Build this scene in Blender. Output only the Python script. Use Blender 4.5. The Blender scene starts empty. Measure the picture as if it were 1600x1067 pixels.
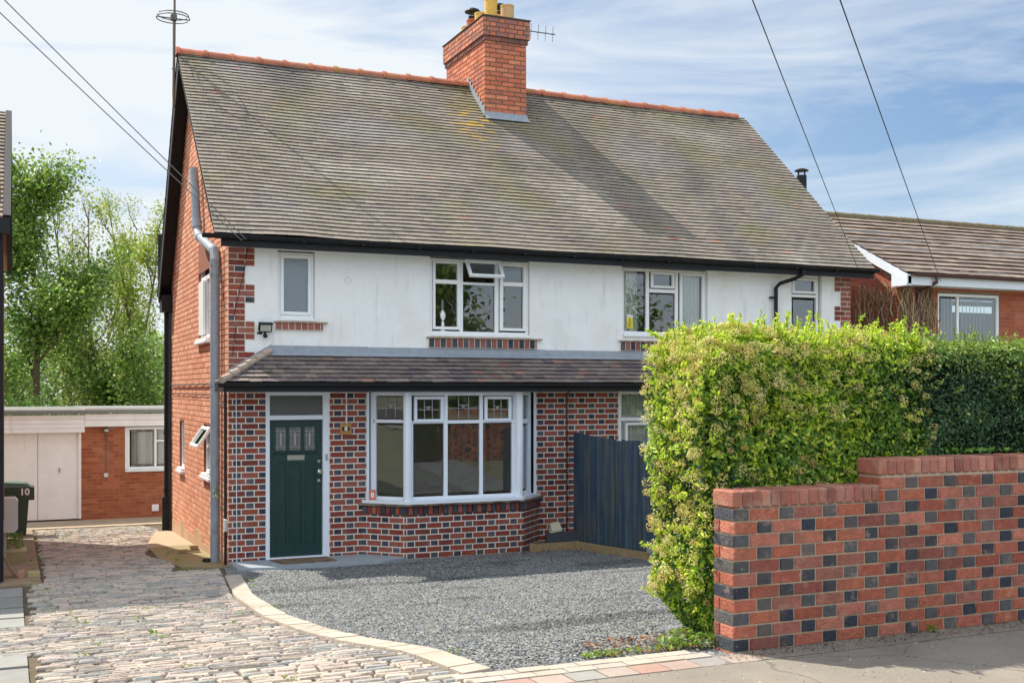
import bpy, math, random
import numpy as np
from mathutils import Vector, Matrix, noise
random.seed(7); rng = np.random.default_rng(7)
scn = bpy.context.scene; COL = scn.collection
# ---------------------------------------------------------------- camera, world, sun, exposure
YAW = math.radians(23.75)
cam = bpy.data.cameras.new('camera'); co = bpy.data.objects.new('camera', cam); COL.objects.link(co)
co.location = (-2.73, -16.1, 2.43); co.rotation_euler = (math.radians(90), 0, -YAW)
cam.sensor_width = 36; cam.lens = 36 * 1761 / 1600; cam.shift_y = (608 - 533.5) / 1600
cam.clip_start = .1; cam.clip_end = 3000
scn.camera = co
SUN = Vector((-.36, .49, .795)).normalized()          # towards the sun
w = bpy.data.worlds.new('World'); scn.world = w; w.use_nodes = True
nt = w.node_tree; nt.nodes.clear(); N = nt.nodes.new; K = nt.links.new
out = N('ShaderNodeOutputWorld'); bg = N('ShaderNodeBackground'); bg.inputs[1].default_value = .15
sky = N('ShaderNodeTexSky'); sky.sky_type = 'NISHITA'; sky.sun_disc = False
sky.sun_elevation = math.asin(SUN.z); sky.sun_rotation = math.atan2(SUN.x, SUN.y)
sky.air_density = 1.0; sky.dust_density = 1.2; sky.ozone_density = 1.6
tc = N('ShaderNodeTexCoord'); mp = N('ShaderNodeMapping'); mp.inputs['Scale'].default_value = (1.0, 1.0, 5.5)
mp.inputs['Rotation'].default_value = (.10, -.05, .35)
n1 = N('ShaderNodeTexNoise'); n1.inputs['Scale'].default_value = 1.9; n1.inputs['Detail'].default_value = 9; n1.inputs['Roughness'].default_value = .58; n1.inputs['Distortion'].default_value = .6
K(tc.outputs['Generated'], mp.inputs[0]); K(mp.outputs[0], n1.inputs[0])
rp = N('ShaderNodeValToRGB'); rp.color_ramp.elements[0].position = .41; rp.color_ramp.elements[1].position = .64
K(n1.outputs['Fac'], rp.inputs[0])
# more haze cloud towards the left (sunny) part of the sky
sx = N('ShaderNodeSeparateXYZ'); K(tc.outputs['Generated'], sx.inputs[0])
hz = N('ShaderNodeMapRange'); hz.inputs[1].default_value = .80; hz.inputs[2].default_value = -.05; hz.inputs[3].default_value = 0; hz.inputs[4].default_value = .70
K(sx.outputs[0], hz.inputs[0])
mx = N('ShaderNodeMath'); mx.operation = 'MULTIPLY_ADD'; mx.inputs[1].default_value = .74; K(rp.outputs[0], mx.inputs[0]); K(hz.outputs[0], mx.inputs[2]); mx.use_clamp = True
mixc = N('ShaderNodeMixRGB'); mixc.inputs[2].default_value = (4.5, 4.8, 5.05, 1)
skd = N('ShaderNodeVectorMath'); skd.operation = 'MULTIPLY'; skd.inputs[1].default_value = (.47, .60, .70); K(sky.outputs[0], skd.inputs[0])
K(mx.outputs[0], mixc.inputs[0]); K(skd.outputs[0], mixc.inputs[1])
# unseen street side of the sky brightened, added as fill for the shaded front
bk = N('ShaderNodeMapRange'); bk.inputs[1].default_value = .15; bk.inputs[2].default_value = -.45; bk.inputs[3].default_value = 1; bk.inputs[4].default_value = 1.6; K(sx.outputs[1], bk.inputs[0])
bkm = N('ShaderNodeVectorMath'); bkm.operation = 'SCALE'; K(mixc.outputs[0], bkm.inputs[0]); K(bk.outputs[0], bkm.inputs['Scale']); K(bkm.outputs[0], bg.inputs[0]); K(bg.outputs[0], out.inputs[0])
sl = bpy.data.lights.new('sun', 'SUN'); sl.energy = 5.0; sl.angle = math.radians(.5); sl.color = (1, .92, .79)
so = bpy.data.objects.new('sun', sl); COL.objects.link(so); so.rotation_euler = (-SUN).to_track_quat('-Z', 'Y').to_euler()
scn.view_settings.view_transform = 'Standard'; scn.view_settings.look = 'None'
scn.view_settings.exposure = .38; scn.view_settings.gamma = 1
scn.cycles.max_bounces = 7; scn.cycles.transparent_max_bounces = 12

# ---------------------------------------------------------------- helpers
def lin(r, g, b):
    f = lambda c: (c / 255 / 12.92) if c / 255 <= .04045 else ((c / 255 + .055) / 1.055) ** 2.4
    return (f(r), f(g), f(b))
class MB:
    def __init__(s): s.v = []; s.f = []; s.c = []
    def poly(s, pts, col=(1, 1, 1)):
        i = len(s.v); s.v += [tuple(p) for p in pts]; s.f.append(tuple(range(i, i + len(pts)))); s.c.append(col)
    def mesh(s, V, F, col=(1, 1, 1)):
        i = len(s.v); s.v += [tuple(p) for p in V]
        for f in F: s.f.append(tuple(i + k for k in f)); s.c.append(col)
    def box(s, a, b, col=(1, 1, 1), M=None, bev=0):
        x0, y0, z0 = a; x1, y1, z1 = b
        if x0 > x1: x0, x1 = x1, x0
        if y0 > y1: y0, y1 = y1, y0
        if z0 > z1: z0, z1 = z1, z0
        if bev:
            q = min(bev, (x1-x0)*.45, (y1-y0)*.45, (z1-z0)*.45)
            V = []; idx = {}
            for X in (0, 1):
                for Y in (0, 1):
                    for Z in (0, 1):
                        for ax in range(3):
                            p = [x1 if X else x0, y1 if Y else y0, z1 if Z else z0]
                            sg = (X, Y, Z)
                            for k in range(3):
                                if k != ax: p[k] += -q if sg[k] else q
                            idx[(X, Y, Z, ax)] = len(V); V.append(p)
            F = []
            def g(X, Y, Z, ax): return idx[(X, Y, Z, ax)]
            F += [(g(0,0,0,0), g(0,0,1,0), g(0,1,1,0), g(0,1,0,0)), (g(1,0,0,0), g(1,1,0,0), g(1,1,1,0), g(1,0,1,0)),
                  (g(0,0,0,1), g(1,0,0,1), g(1,0,1,1), g(0,0,1,1)), (g(0,1,0,1), g(0,1,1,1), g(1,1,1,1), g(1,1,0,1)),
                  (g(0,0,0,2), g(0,1,0,2), g(1,1,0,2), g(1,0,0,2)), (g(0,0,1,2), g(1,0,1,2), g(1,1,1,2), g(0,1,1,2))]
            for Z in (0, 1):
                for Y in (0, 1): F.append((g(0,Y,Z,1), g(1,Y,Z,1), g(1,Y,Z,2), g(0,Y,Z,2)))
                for X in (0, 1): F.append((g(X,0,Z,0), g(X,1,Z,0), g(X,1,Z,2), g(X,0,Z,2)))
            for X in (0, 1):
                for Y in (0, 1): F.append((g(X,Y,0,0), g(X,Y,1,0), g(X,Y,1,1), g(X,Y,0,1)))
            for X in (0, 1):
                for Y in (0, 1):
                    for Z in (0, 1): F.append((g(X,Y,Z,0), g(X,Y,Z,1), g(X,Y,Z,2)))
        else:
            V = [(x0,y0,z0),(x1,y0,z0),(x1,y1,z0),(x0,y1,z0),(x0,y0,z1),(x1,y0,z1),(x1,y1,z1),(x0,y1,z1)]
            F = [(0,3,2,1),(4,5,6,7),(0,1,5,4),(1,2,6,5),(2,3,7,6),(3,0,4,7)]
        if M is not None: V = [M @ Vector(p) for p in V]
        s.mesh(V, F, col)
    def tube(s, pts, r, n=8, col=(1, 1, 1), cap=True):
        pts = [Vector(p) for p in pts]; rs = r if isinstance(r, (list, tuple)) else [r] * len(pts)
        V = []; F = []; up = None
        for i, p in enumerate(pts):
            t = (pts[min(i+1, len(pts)-1)] - pts[max(i-1, 0)]).normalized()
            if up is None: up = t.orthogonal().normalized()
            a = (up - t * up.dot(t)).normalized() if (up - t * up.dot(t)).length > 1e-6 else t.orthogonal().normalized(); up = a; b = t.cross(a)
            for k in range(n):
                th = 2 * math.pi * k / n; V.append(p + (a * math.cos(th) + b * math.sin(th)) * rs[i])
        for i in range(len(pts) - 1):
            for k in range(n): F.append((i*n+k, i*n+(k+1) % n, (i+1)*n+(k+1) % n, (i+1)*n+k))
        if cap: F.append(tuple(range(n))[::-1]); F.append(tuple((len(pts)-1)*n+k for k in range(n)))
        s.mesh(V, F, col)
    def lathe(s, c, prof, n=16, col=(1, 1, 1)):
        V = []; F = []
        for (r, z) in prof:
            for k in range(n):
                th = 2*math.pi*k/n; V.append((c[0]+r*math.cos(th), c[1]+r*math.sin(th), c[2]+z))
        for i in range(len(prof)-1):
            for k in range(n): F.append((i*n+k, i*n+(k+1) % n, (i+1)*n+(k+1) % n, (i+1)*n+k))
        F.append(tuple(range(n))[::-1]); F.append(tuple((len(prof)-1)*n+k for k in range(n)))
        s.mesh(V, F, col)
    def build(s, name, m, parent=None, smooth=False):
        me = bpy.data.meshes.new(name); me.from_pydata(s.v, [], s.f)
        at = me.color_attributes.new('Col', 'FLOAT_COLOR', 'CORNER')
        tot = np.array([len(f) for f in s.f]); c = np.ones((int(tot.sum()), 4), np.float32); c[:, :3] = np.repeat(np.array(s.c, np.float32), tot, axis=0)
        at.data.foreach_set('color', c.ravel())
        if smooth: me.polygons.foreach_set('use_smooth', [True] * len(me.polygons))
        me.materials.append(m); me.update()
        o = bpy.data.objects.new(name, me); COL.objects.link(o)
        if parent: o.parent = parent; o.matrix_parent_inverse = parent.matrix_world.inverted() if parent.type == 'EMPTY' and False else Matrix()
        return o
def np_mesh(name, V, F, C, m, parent=None):
    """V (n,3), F (k,4 or 3), C (k,3) per-face colour"""
    k, q = F.shape
    me = bpy.data.meshes.new(name); me.vertices.add(len(V)); me.vertices.foreach_set('co', V.astype(np.float32).ravel())
    me.loops.add(k*q); me.loops.foreach_set('vertex_index', F.astype(np.int32).ravel())
    me.polygons.add(k); me.polygons.foreach_set('loop_start', np.arange(0, k*q, q, dtype=np.int32))
    try: me.polygons.foreach_set('loop_total', np.full(k, q, dtype=np.int32))
    except Exception: pass
    me.update(calc_edges=True)
    at = me.color_attributes.new('Col', 'FLOAT_COLOR', 'CORNER'); c = np.ones((k*q, 4), np.float32); c[:, :3] = np.repeat(C, q, axis=0)
    at.data.foreach_set('color', c.ravel()); me.materials.append(m); me.validate()
    o = bpy.data.objects.new(name, me); COL.objects.link(o)
    if parent: o.parent = parent
    return o
def tag(o, label=None, cat=None, group=None, kind=None):
    if label: o['label'] = label
    if cat: o['category'] = cat
    if group: o['group'] = group
    if kind: o['kind'] = kind
    return o
def thing(name, label, cat, group=None):
    o = bpy.data.objects.new(name, None); COL.objects.link(o); o.empty_display_size = .2
    return tag(o, label, cat, group)
def rebase(root, base):
    """put the thing's origin at its base without moving the parts"""
    root.location = base
    for ch in root.children:
        ch.matrix_parent_inverse = Matrix.Translation(-Vector(base))
def mat(name, col=(.5, .5, .5), rough=.8, attr=False, var=.0, vscale=8, bump=0, bscale=60, metal=0, spec=.5, dirt=None, dscale=1.2, dlo=.5, dhi=.7, transl=0):
    m = bpy.data.materials.new(name); m.use_nodes = True; t = m.node_tree; N = t.nodes.new; K = t.links.new
    b = t.nodes['Principled BSDF']; b.inputs['Roughness'].default_value = rough; b.inputs['Metallic'].default_value = metal; b.inputs['Specular IOR Level'].default_value = spec
    if attr: a = N('ShaderNodeAttribute'); a.attribute_name = 'Col'; src = a.outputs['Color']
    else: a = N('ShaderNodeRGB'); a.outputs[0].default_value = (*col, 1); src = a.outputs[0]
    g = N('ShaderNodeTexCoord')
    if var:
        n = N('ShaderNodeTexNoise'); n.inputs['Scale'].default_value = vscale; n.inputs['Detail'].default_value = 6; n.inputs['Roughness'].default_value = .65; K(g.outputs['Object'], n.inputs[0])
        mr = N('ShaderNodeMapRange'); mr.inputs[1].default_value = .25; mr.inputs[2].default_value = .75; mr.inputs[3].default_value = 1-var; mr.inputs[4].default_value = 1+var; K(n.outputs['Fac'], mr.inputs[0])
        mm = N('ShaderNodeVectorMath'); mm.operation = 'SCALE'; K(src, mm.inputs[0]); K(mr.outputs[0], mm.inputs['Scale']); src = mm.outputs[0]
    if dirt:
        for (dc, sc, lo, hi, amt) in dirt:
            n = N('ShaderNodeTexNoise'); n.inputs['Scale'].default_value = sc; n.inputs['Detail'].default_value = 7; n.inputs['Roughness'].default_value = .62; K(g.outputs['Object'], n.inputs[0])
            mr = N('ShaderNodeMapRange'); mr.inputs[1].default_value = lo; mr.inputs[2].default_value = hi; mr.inputs[4].default_value = amt; K(n.outputs['Fac'], mr.inputs[0])
            mm = N('ShaderNodeMixRGB'); mm.inputs[2].default_value = (*dc, 1); K(mr.outputs[0], mm.inputs[0]); K(src, mm.inputs[1]); src = mm.outputs[0]
    K(src, b.inputs['Base Color'])
    if bump:
        n = N('ShaderNodeTexNoise'); n.inputs['Scale'].default_value = bscale; n.inputs['Detail'].default_value = 5; K(g.outputs['Object'], n.inputs[0])
        bp = N('ShaderNodeBump'); bp.inputs['Strength'].default_value = bump; bp.inputs['Distance'].default_value = .02; K(n.outputs['Fac'], bp.inputs['Height']); K(bp.outputs[0], b.inputs['Normal'])
    if transl:
        tr = N('ShaderNodeBsdfTranslucent'); K(src, tr.inputs[0]); ms = N('ShaderNodeMixShader'); ms.inputs[0].default_value = transl
        o = t.nodes['Material Output']; K(b.outputs[0], ms.inputs[1]); K(tr.outputs[0], ms.inputs[2]); K(ms.outputs[0], o.inputs[0])
    return m
def glassmat(name, tint=(.75, .8, .8), refl=1.0, rough=0.0, base=None, wav=.02):
    m = bpy.data.materials.new(name); m.use_nodes = True; t = m.node_tree; N = t.nodes.new; K = t.links.new
    t.nodes.remove(t.nodes['Principled BSDF']); o = t.nodes['Material Output']
    gl = N('ShaderNodeBsdfGlossy'); gl.inputs['Roughness'].default_value = rough; gl.inputs[0].default_value = (.9, .95, 1, 1)
    if base: tr = N('ShaderNodeBsdfDiffuse'); tr.inputs[0].default_value = (*base, 1)
    else: tr = N('ShaderNodeBsdfTransparent'); tr.inputs[0].default_value = (*tint, 1)
    fr = N('ShaderNodeFresnel'); fr.inputs[0].default_value = 1.5
    mu = N('ShaderNodeMath'); mu.operation = 'MULTIPLY'; mu.inputs[1].default_value = 2.2*refl; mu.use_clamp = True; K(fr.outputs[0], mu.inputs[0])
    ms = N('ShaderNodeMixShader'); K(mu.outputs[0], ms.inputs[0]); K(tr.outputs[0], ms.inputs[1]); K(gl.outputs[0], ms.inputs[2]); K(ms.outputs[0], o.inputs[0])
    g = N('ShaderNodeTexCoord'); n = N('ShaderNodeTexNoise'); n.inputs['Scale'].default_value = 2.5 if not base else 60; K(g.outputs['Object'], n.inputs[0])
    bp = N('ShaderNodeBump'); bp.inputs['Strength'].default_value = wav if not base else .5; bp.inputs['Distance'].default_value = .05 if not base else .01; K(n.outputs['Fac'], bp.inputs['Height']); K(bp.outputs[0], gl.inputs['Normal'])
    return m
class Wall:
    """local frame: s along the wall, n outwards, z up"""
    def __init__(s, o, du, dn):
        s.M = Matrix(((du[0], dn[0], 0, o[0]), (du[1], dn[1], 0, o[1]), (0, 0, 1, o[2]), (0, 0, 0, 1)))
    def box(s, mb, s0, s1, z0, z1, n0, n1, col=(1, 1, 1), bev=0): mb.box((s0, n0, z0), (s1, n1, z1), col, s.M, bev)
    def p(s, a, n, z): return s.M @ Vector((a, n, z))
def subtract(ivs, a, b):
    r = []
    for (x, y) in ivs:
        if b <= x or a >= y: r.append((x, y)); continue
        if a > x: r.append((x, a))
        if b < y: r.append((b, y))
    return r
def jit(c, a=.12):
    k = 1 + random.uniform(-a, a); return tuple(max(0, v * k * (1 + random.uniform(-a*.3, a*.3))) for v in c)
def bricks(mb, W, L, z0, z1, ch=.0865, S=.2255, H=.106, j=.016, phase=0, redf=None, headf=None, holes=(), proud=.006, clip=None, bond='flemish', s0=0, inset=.0015):
    k = 0; z = z0
    while z < z1 - .02:
        zt = min(z + ch - j, z1); zm = (z + zt) / 2; lo, hi = s0, L
        if clip: lo, hi = clip(zm, lo, hi)
        if hi - lo > .03:
            free = [(lo, hi)]
            for (a, b, c, d) in holes:
                if c < zm < d: free = subtract(free, a, b)
            pieces = []
            if bond == 'flemish':
                P = S + H + 2*j; off = phase + (P/2 if k % 2 else 0); c = off - 3*P
                while c < L + P: pieces.append((c - H/2, c + H/2, 1)); pieces.append((c + H/2 + j, c + P - H/2 - j, 0)); c += P
            else:
                P = S + j; c = phase + (P/2 if k % 2 else 0) - 3*P
                while c < L + P: pieces.append((c, c + S, 0)); c += P
            for (a, b, t) in pieces:
                for (fa, fb) in free:
                    x0, x1 = max(a, fa), min(b, fb)
                    if x1 - x0 < .018: continue
                    col = (headf if t else redf)(x1-x0, k, (x0+x1)/2, zm)
                    q = inset; jn = proud+random.uniform(-.0015, .0015)*(2.2 if proud > .008 else 1); zj = random.uniform(-.0022, .0022) if .008 < proud < .01 else 0
                    r_ = [random.uniform(-1, 1)*inset*.7 for _ in range(8)]; V = [(x0, 0, z), (x1, 0, z), (x1, 0, zt), (x0, 0, zt), (x0+q+r_[0], jn, z+q+r_[1]+zj), (x1-q+r_[2], jn, z+q+r_[3]-zj), (x1-q+r_[4], jn, zt-q+r_[5]-zj), (x0+q+r_[6], jn, zt-q+r_[7]+zj)]
                    V = [W.M @ Vector(p) for p in V]
                    mb.mesh(V, [(4, 5, 6, 7), (0, 1, 5, 4), (1, 2, 6, 5), (2, 3, 7, 6), (3, 0, 4, 7)], col)
        z += ch; k += 1
def backing(mb, W, s0, s1, z0, z1, holes=(), depth=.1, n=0, gable=None, col=(1, 1, 1)):
    ss = sorted({s0, s1, *[min(max(h[i], s0), s1) for h in holes for i in (0, 1)]}); zs = sorted({z0, z1, *[min(max(h[i], z0), z1) for h in holes for i in (2, 3)]})
    for i in range(len(ss)-1):
        for k in range(len(zs)-1):
            sm = (ss[i]+ss[i+1])/2; zm = (zs[k]+zs[k+1])/2
            if any(a < sm < b and c < zm < d for (a, b, c, d) in holes): continue
            mb.poly([W.p(ss[i], n, zs[k]), W.p(ss[i+1], n, zs[k]), W.p(ss[i+1], n, zs[k+1]), W.p(ss[i], n, zs[k+1])], col)
            mb.poly([W.p(ss[i], n-.2, zs[k]), W.p(ss[i+1], n-.2, zs[k]), W.p(ss[i+1], n-.2, zs[k+1]), W.p(ss[i], n-.2, zs[k+1])], col)
    for (a, b, c, d) in holes:
        mb.poly([W.p(a, n, c), W.p(a, n-.2, c), W.p(a, n-.2, d), W.p(a, n, d)], col); mb.poly([W.p(b, n, c), W.p(b, n-.2, c), W.p(b, n-.2, d), W.p(b, n, d)], col)
        mb.poly([W.p(a, n, c), W.p(b, n, c), W.p(b, n-.2, c), W.p(a, n-.2, c)], col); mb.poly([W.p(a, n, d), W.p(b, n, d), W.p(b, n-.2, d), W.p(a, n-.2, d)], col)
    if gable:
        mb.poly([W.p(*q) for q in gable], col); mb.poly([W.p(q[0], q[1]-.2, q[2]) for q in gable], col)
def tiles(mb, o, du, dv, dn, L, SL, gauge=.1, tw=.165, th=.014, lift=.016, colf=None, clip=None, cellgap=.002, sag=None, jt=1, edge=.7):
    o, du, dv, dn = map(Vector, (o, du, dv, dn)); k = 0; nC = int(SL/gauge)
    for k in range(nC + 1):
        s = k*gauge; x = -tw*(.5 if k % 2 else 0) - random.uniform(0, .01); se = min(s+gauge*1.08, SL)
        if se - s < .02: break
        while x < L:
            x0, x1 = max(x, 0), min(x+tw, L); lo, hi = (0, L) if not clip else clip(s+gauge*.5)
            x0, x1 = max(x0, lo), min(x1, hi)
            if x1-x0 > .02:
                a = x0+cellgap; b = x1-cellgap; h = lift+th+random.uniform(-.003, .004)*jt; h2 = .004; ds = random.uniform(-.004, .004)*(jt+.2); tl = random.uniform(-.0025, .0025)*jt
                sg = (lambda q: 0) if not sag else sag
                def P(xx, ss, hh): return o+du*xx+dv*ss+dn*(hh+sg((xx, ss)))
                V = [P(a, s+ds, h-th+tl), P(b, s+ds, h-th-tl), P(b, s+ds, h-tl), P(a, s+ds, h+tl), P(b, se, h2), P(a, se, h2), P(b, se, 0), P(a, se, 0)]
                cc = colf((x0+x1)/2, s); mb.mesh(V, [(3, 2, 4, 5), (1, 6, 4, 2), (0, 3, 5, 7)], cc); mb.mesh([V[0], V[1], V[2], V[3], V[6], V[7]], [(0, 1, 2, 3), (0, 5, 4, 1)], tuple(v*edge for v in cc))  # butt faces scaled by edge: shadow lines between courses painted into the colour
            x += tw
def leaves(P, Nn, size, rand=.8, fold=.35, aspect=.5):
    """folded leaves at points P with rough normals Nn; returns V, F (tris)"""
    n = len(P); d = rng.normal(size=(n, 3)); nn = Nn + rand*rng.normal(size=(n, 3)); nn /= np.linalg.norm(nn, axis=1)[:, None]
    t = np.cross(nn, d); t /= np.linalg.norm(t, axis=1)[:, None]; b = np.cross(nn, t)
    sz = (size*rng.uniform(.65, 1.25, n))[:, None]
    v0 = P - t*sz*.5; v2 = P + t*sz*.5 - nn*sz*.08; v1 = P + b*sz*aspect*.5 + nn*sz*fold*aspect*.5; v3 = P - b*sz*aspect*.5 + nn*sz*fold*aspect*.5
    V = np.stack([v0, v1, v2, v3], 1).reshape(-1, 3); i = np.arange(n)[:, None]*4
    F = np.concatenate([i+np.array([0, 1, 2]), i+np.array([0, 2, 3])], 1).reshape(-1, 3)
    return V, F
def textmesh(body, size, M, m, name, parent=None, extrude=.002, label=None):
    cu = bpy.data.curves.new(name, 'FONT'); cu.body = body; cu.size = size; cu.extrude = extrude; cu.offset = size*.03; cu.align_x = 'CENTER'; cu.align_y = 'CENTER'
    t = bpy.data.objects.new('tmp_text', cu); COL.objects.link(t); bpy.context.view_layer.update()
    me = bpy.data.meshes.new_from_object(t.evaluated_get(bpy.context.evaluated_depsgraph_get())); bpy.data.objects.remove(t); bpy.data.curves.remove(cu)
    me.transform(M); me.materials.clear(); me.materials.append(m); me.name = name
    o = bpy.data.objects.new(name, me); COL.objects.link(o)
    if parent: o.parent = parent
    return o
def G(y): return float(np.interp(y, [-60, -9.3, -3.2, 0, 10, 80], [.80, .76, .10, -.05, -.41, -.9]))

# ---------------------------------------------------------------- materials
def add_streaks(m, col, scale=(9, 9, .8), lo=.58, hi=.74, amt=.4):
    t = m.node_tree; N = t.nodes.new; K = t.links.new; b = t.nodes['Principled BSDF']; src = b.inputs['Base Color'].links[0].from_socket
    tc = N('ShaderNodeTexCoord'); mp = N('ShaderNodeMapping'); mp.inputs['Scale'].default_value = scale; n = N('ShaderNodeTexNoise'); n.inputs['Scale'].default_value = 1.3; n.inputs['Detail'].default_value = 6
    K(tc.outputs['Object'], mp.inputs[0]); K(mp.outputs[0], n.inputs[0]); mr = N('ShaderNodeMapRange'); mr.inputs[1].default_value = lo; mr.inputs[2].default_value = hi; mr.inputs[4].default_value = amt; K(n.outputs['Fac'], mr.inputs[0])
    mm = N('ShaderNodeMixRGB'); mm.inputs[2].default_value = (*col, 1); K(mr.outputs[0], mm.inputs[0]); K(src, mm.inputs[1]); K(mm.outputs[0], b.inputs['Base Color'])
M_brick = mat('brick_facade', attr=True, rough=.85, var=.18, vscale=14, bump=.35, bscale=120, dirt=[(lin(170, 140, 126), 5, .56, .74, .4), (lin(84, 64, 58), 9, .58, .72, .4), (lin(200, 190, 180), 30, .66, .74, .4)])
M_sidebrick = mat('brick_side', attr=True, rough=.9, var=.15, vscale=9, bump=.4, bscale=90, dirt=[(lin(205, 150, 120), 1.6, .55, .75, .35)])
M_mortar = mat('mortar_white', lin(226, 218, 208), .95, var=.12, vscale=20, bump=.3)
M_mortar2 = mat('mortar_sandy', lin(150, 125, 105), .95, var=.15, vscale=15, bump=.3)
M_mortar3 = mat('mortar_wall', lin(186, 166, 144), .95, var=.2, vscale=25, bump=.5)
M_render = mat('white_render', lin(238, 240, 242), .8, var=.03, vscale=3, bump=.3, bscale=30, dirt=[(lin(214, 216, 218), 1.1, .50, .72, .5), (lin(224, 214, 196), .8, .55, .72, .5), (lin(188, 182, 170), 6, .64, .80, .35)])
add_streaks(M_render, lin(176, 172, 164), (7, 7, .9), .57, .76, .38)
M_roof = mat('roof_tile', attr=True, rough=.85, var=.12, vscale=5, bump=.2, bscale=70, dirt=[(lin(158, 146, 132), .6, .48, .72, .4), (lin(98, 90, 86), .8, .54, .70, .45), (lin(140, 132, 92), 1.3, .62, .74, .35), (lin(205, 196, 182), 28, .67, .75, .4)])
M_porch = mat('porch_tile', attr=True, rough=.85, var=.2, vscale=8, bump=.25, bscale=70, dirt=[(lin(165, 150, 140), 3, .52, .7, .35)])
M_ridge = mat('ridge_terracotta', attr=True, rough=.85, var=.25, vscale=10, bump=.3, dirt=[(lin(176, 140, 70), 4, .55, .66, .6), (lin(120, 100, 88), 7, .56, .7, .6)])
M_ridge0 = mat('ridge_terracotta', lin(190, 98, 66), .85, var=.25, vscale=10, bump=.3, dirt=[(lin(176, 140, 70), 4, .55, .66, .6), (lin(110, 90, 80), 7, .58, .7, .5)])
M_black = mat('black_paint', (.010, .011, .014), .5, spec=.3, var=.3, vscale=6, bump=.1, dirt=[((.04, .042, .045), 5, .60, .75, .4)])
M_white = mat('white_upvc', lin(236, 238, 240), .35, var=.02, vscale=3)
M_wframe = mat('white_paint', lin(226, 233, 243), .45, var=.04, vscale=5, bump=.08)
M_door = mat('door_green', (.006, .035, .034), .42, var=.2, vscale=4, bump=.25, bscale=18, dirt=[((.02, .06, .058), 3, .55, .75, .5)])
add_streaks(M_door, (.012, .05, .048), (30, 30, 1.2), .5, .7, .6)
M_chrome = mat('chrome', (.75, .76, .78), .18, metal=1)
M_lead = mat('lead_flashing', lin(150, 158, 168), .55, var=.15, vscale=10, bump=.3)
M_pipegrey = mat('grey_pipe', lin(142, 156, 170), .5, var=.12, vscale=5, dirt=[(lin(110, 105, 95), 6, .55, .7, .5)])
M_glass = glassmat('window_glass', tint=(.85, .88, .86), refl=1.4)
M_frost = glassmat('frosted_glass', rough=.25, base=(.10, .13, .16), refl=1.9)
M_wood = mat('weathered_wood', lin(150, 128, 96), .85, var=.2, vscale=10, bump=.4, dirt=[(lin(105, 112, 70), 3, .5, .68, .6)])
M_tarmac0 = mat('tarmac', lin(146, 138, 128), .95, var=.14, vscale=1.5, bump=.5, bscale=180, dirt=[(lin(120, 115, 110), .8, .52, .62, .5), (lin(190, 182, 170), 60, .60, .72, .5), (lin(90, 86, 80), 90, .62, .72, .5)])
M_tarmac = mat('pavement_tarmac', lin(150, 142, 132), .95, var=.12, vscale=1.5, bump=.7, bscale=220, dirt=[(lin(118, 112, 106), .8, .50, .62, .5), (lin(196, 188, 176), 90, .58, .70, .55), (lin(84, 80, 74), 130, .60, .70, .55), (lin(170, 160, 146), 3, .55, .7, .4)])
def add_cracks(m, scale=.55, wdt=.012):
    t = m.node_tree; N = t.nodes.new; K = t.links.new; b = t.nodes['Principled BSDF']; src = b.inputs['Base Color'].links[0].from_socket
    tc = N('ShaderNodeTexCoord'); n = N('ShaderNodeTexNoise'); n.inputs['Scale'].default_value = 3; n.inputs['Detail'].default_value = 6; K(tc.outputs['Object'], n.inputs[0])
    va = N('ShaderNodeVectorMath'); va.operation = 'SCALE'; va.inputs['Scale'].default_value = .22; K(n.outputs['Color'], va.inputs[0]); vb = N('ShaderNodeVectorMath'); K(tc.outputs['Object'], vb.inputs[0]); K(va.outputs[0], vb.inputs[1])
    v = N('ShaderNodeTexVoronoi'); v.feature = 'DISTANCE_TO_EDGE'; v.inputs['Scale'].default_value = scale; K(vb.outputs[0], v.inputs[0])
    mr = N('ShaderNodeMapRange'); mr.inputs[1].default_value = 0; mr.inputs[2].default_value = wdt; mr.inputs[3].default_value = .5; mr.inputs[4].default_value = 0; K(v.outputs['Distance'], mr.inputs[0])
    mm = N('ShaderNodeMixRGB'); mm.inputs[2].default_value = (*lin(66, 60, 54), 1); K(mr.outputs[0], mm.inputs[0]); K(src, mm.inputs[1]); K(mm.outputs[0], b.inputs['Base Color'])
add_cracks(M_tarmac, .38, .0035)
M_conc = mat('pale_concrete', attr=True, rough=.9, var=.14, vscale=6, bump=.4, bscale=90, dirt=[(lin(140, 130, 100), 2, .55, .7, .4)])
M_sett = mat('sett_stone', attr=True, rough=.9, var=.16, vscale=14, bump=.5, bscale=60, dirt=[(lin(200, 188, 174), 3.5, .50, .66, .45), (lin(112, 98, 84), 7, .56, .66, .6), (lin(122, 128, 80), 1.6, .62, .74, .45)])
M_stone = mat('slate_chipping', attr=True, rough=.75, spec=.4)
M_soil = mat('joint_soil', lin(96, 84, 66), 1, var=.3, vscale=5, bump=.6, bscale=40, dirt=[(lin(70, 90, 40), 1.3, .56, .68, .7)])
M_grass = mat('rough_grass', lin(120, 118, 96), 1, var=.3, vscale=1, bump=.6, bscale=30)
M_leaf = mat('leaf', attr=True, rough=.42, spec=.5, transl=.38)
M_leafdark = mat('hedge_leaf', attr=True, rough=.38, spec=.5, transl=.25)
M_bark = mat('bark', lin(105, 92, 76), .95, var=.3, vscale=6, bump=.6, bscale=30)
M_plain = mat('painted', attr=True, rough=.55, var=.07, vscale=3, bump=.08)
add_streaks(M_plain, lin(150, 140, 128), (5, 5, .8), .60, .80, .25)
M_plaster = mat('room_plaster', lin(205, 198, 184), .9)
M_cloth = mat('curtain', lin(236, 238, 232), .9, var=.06, vscale=30, transl=.3)
M_wire = mat('cable_black', (.015, .015, .017), .5)
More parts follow.
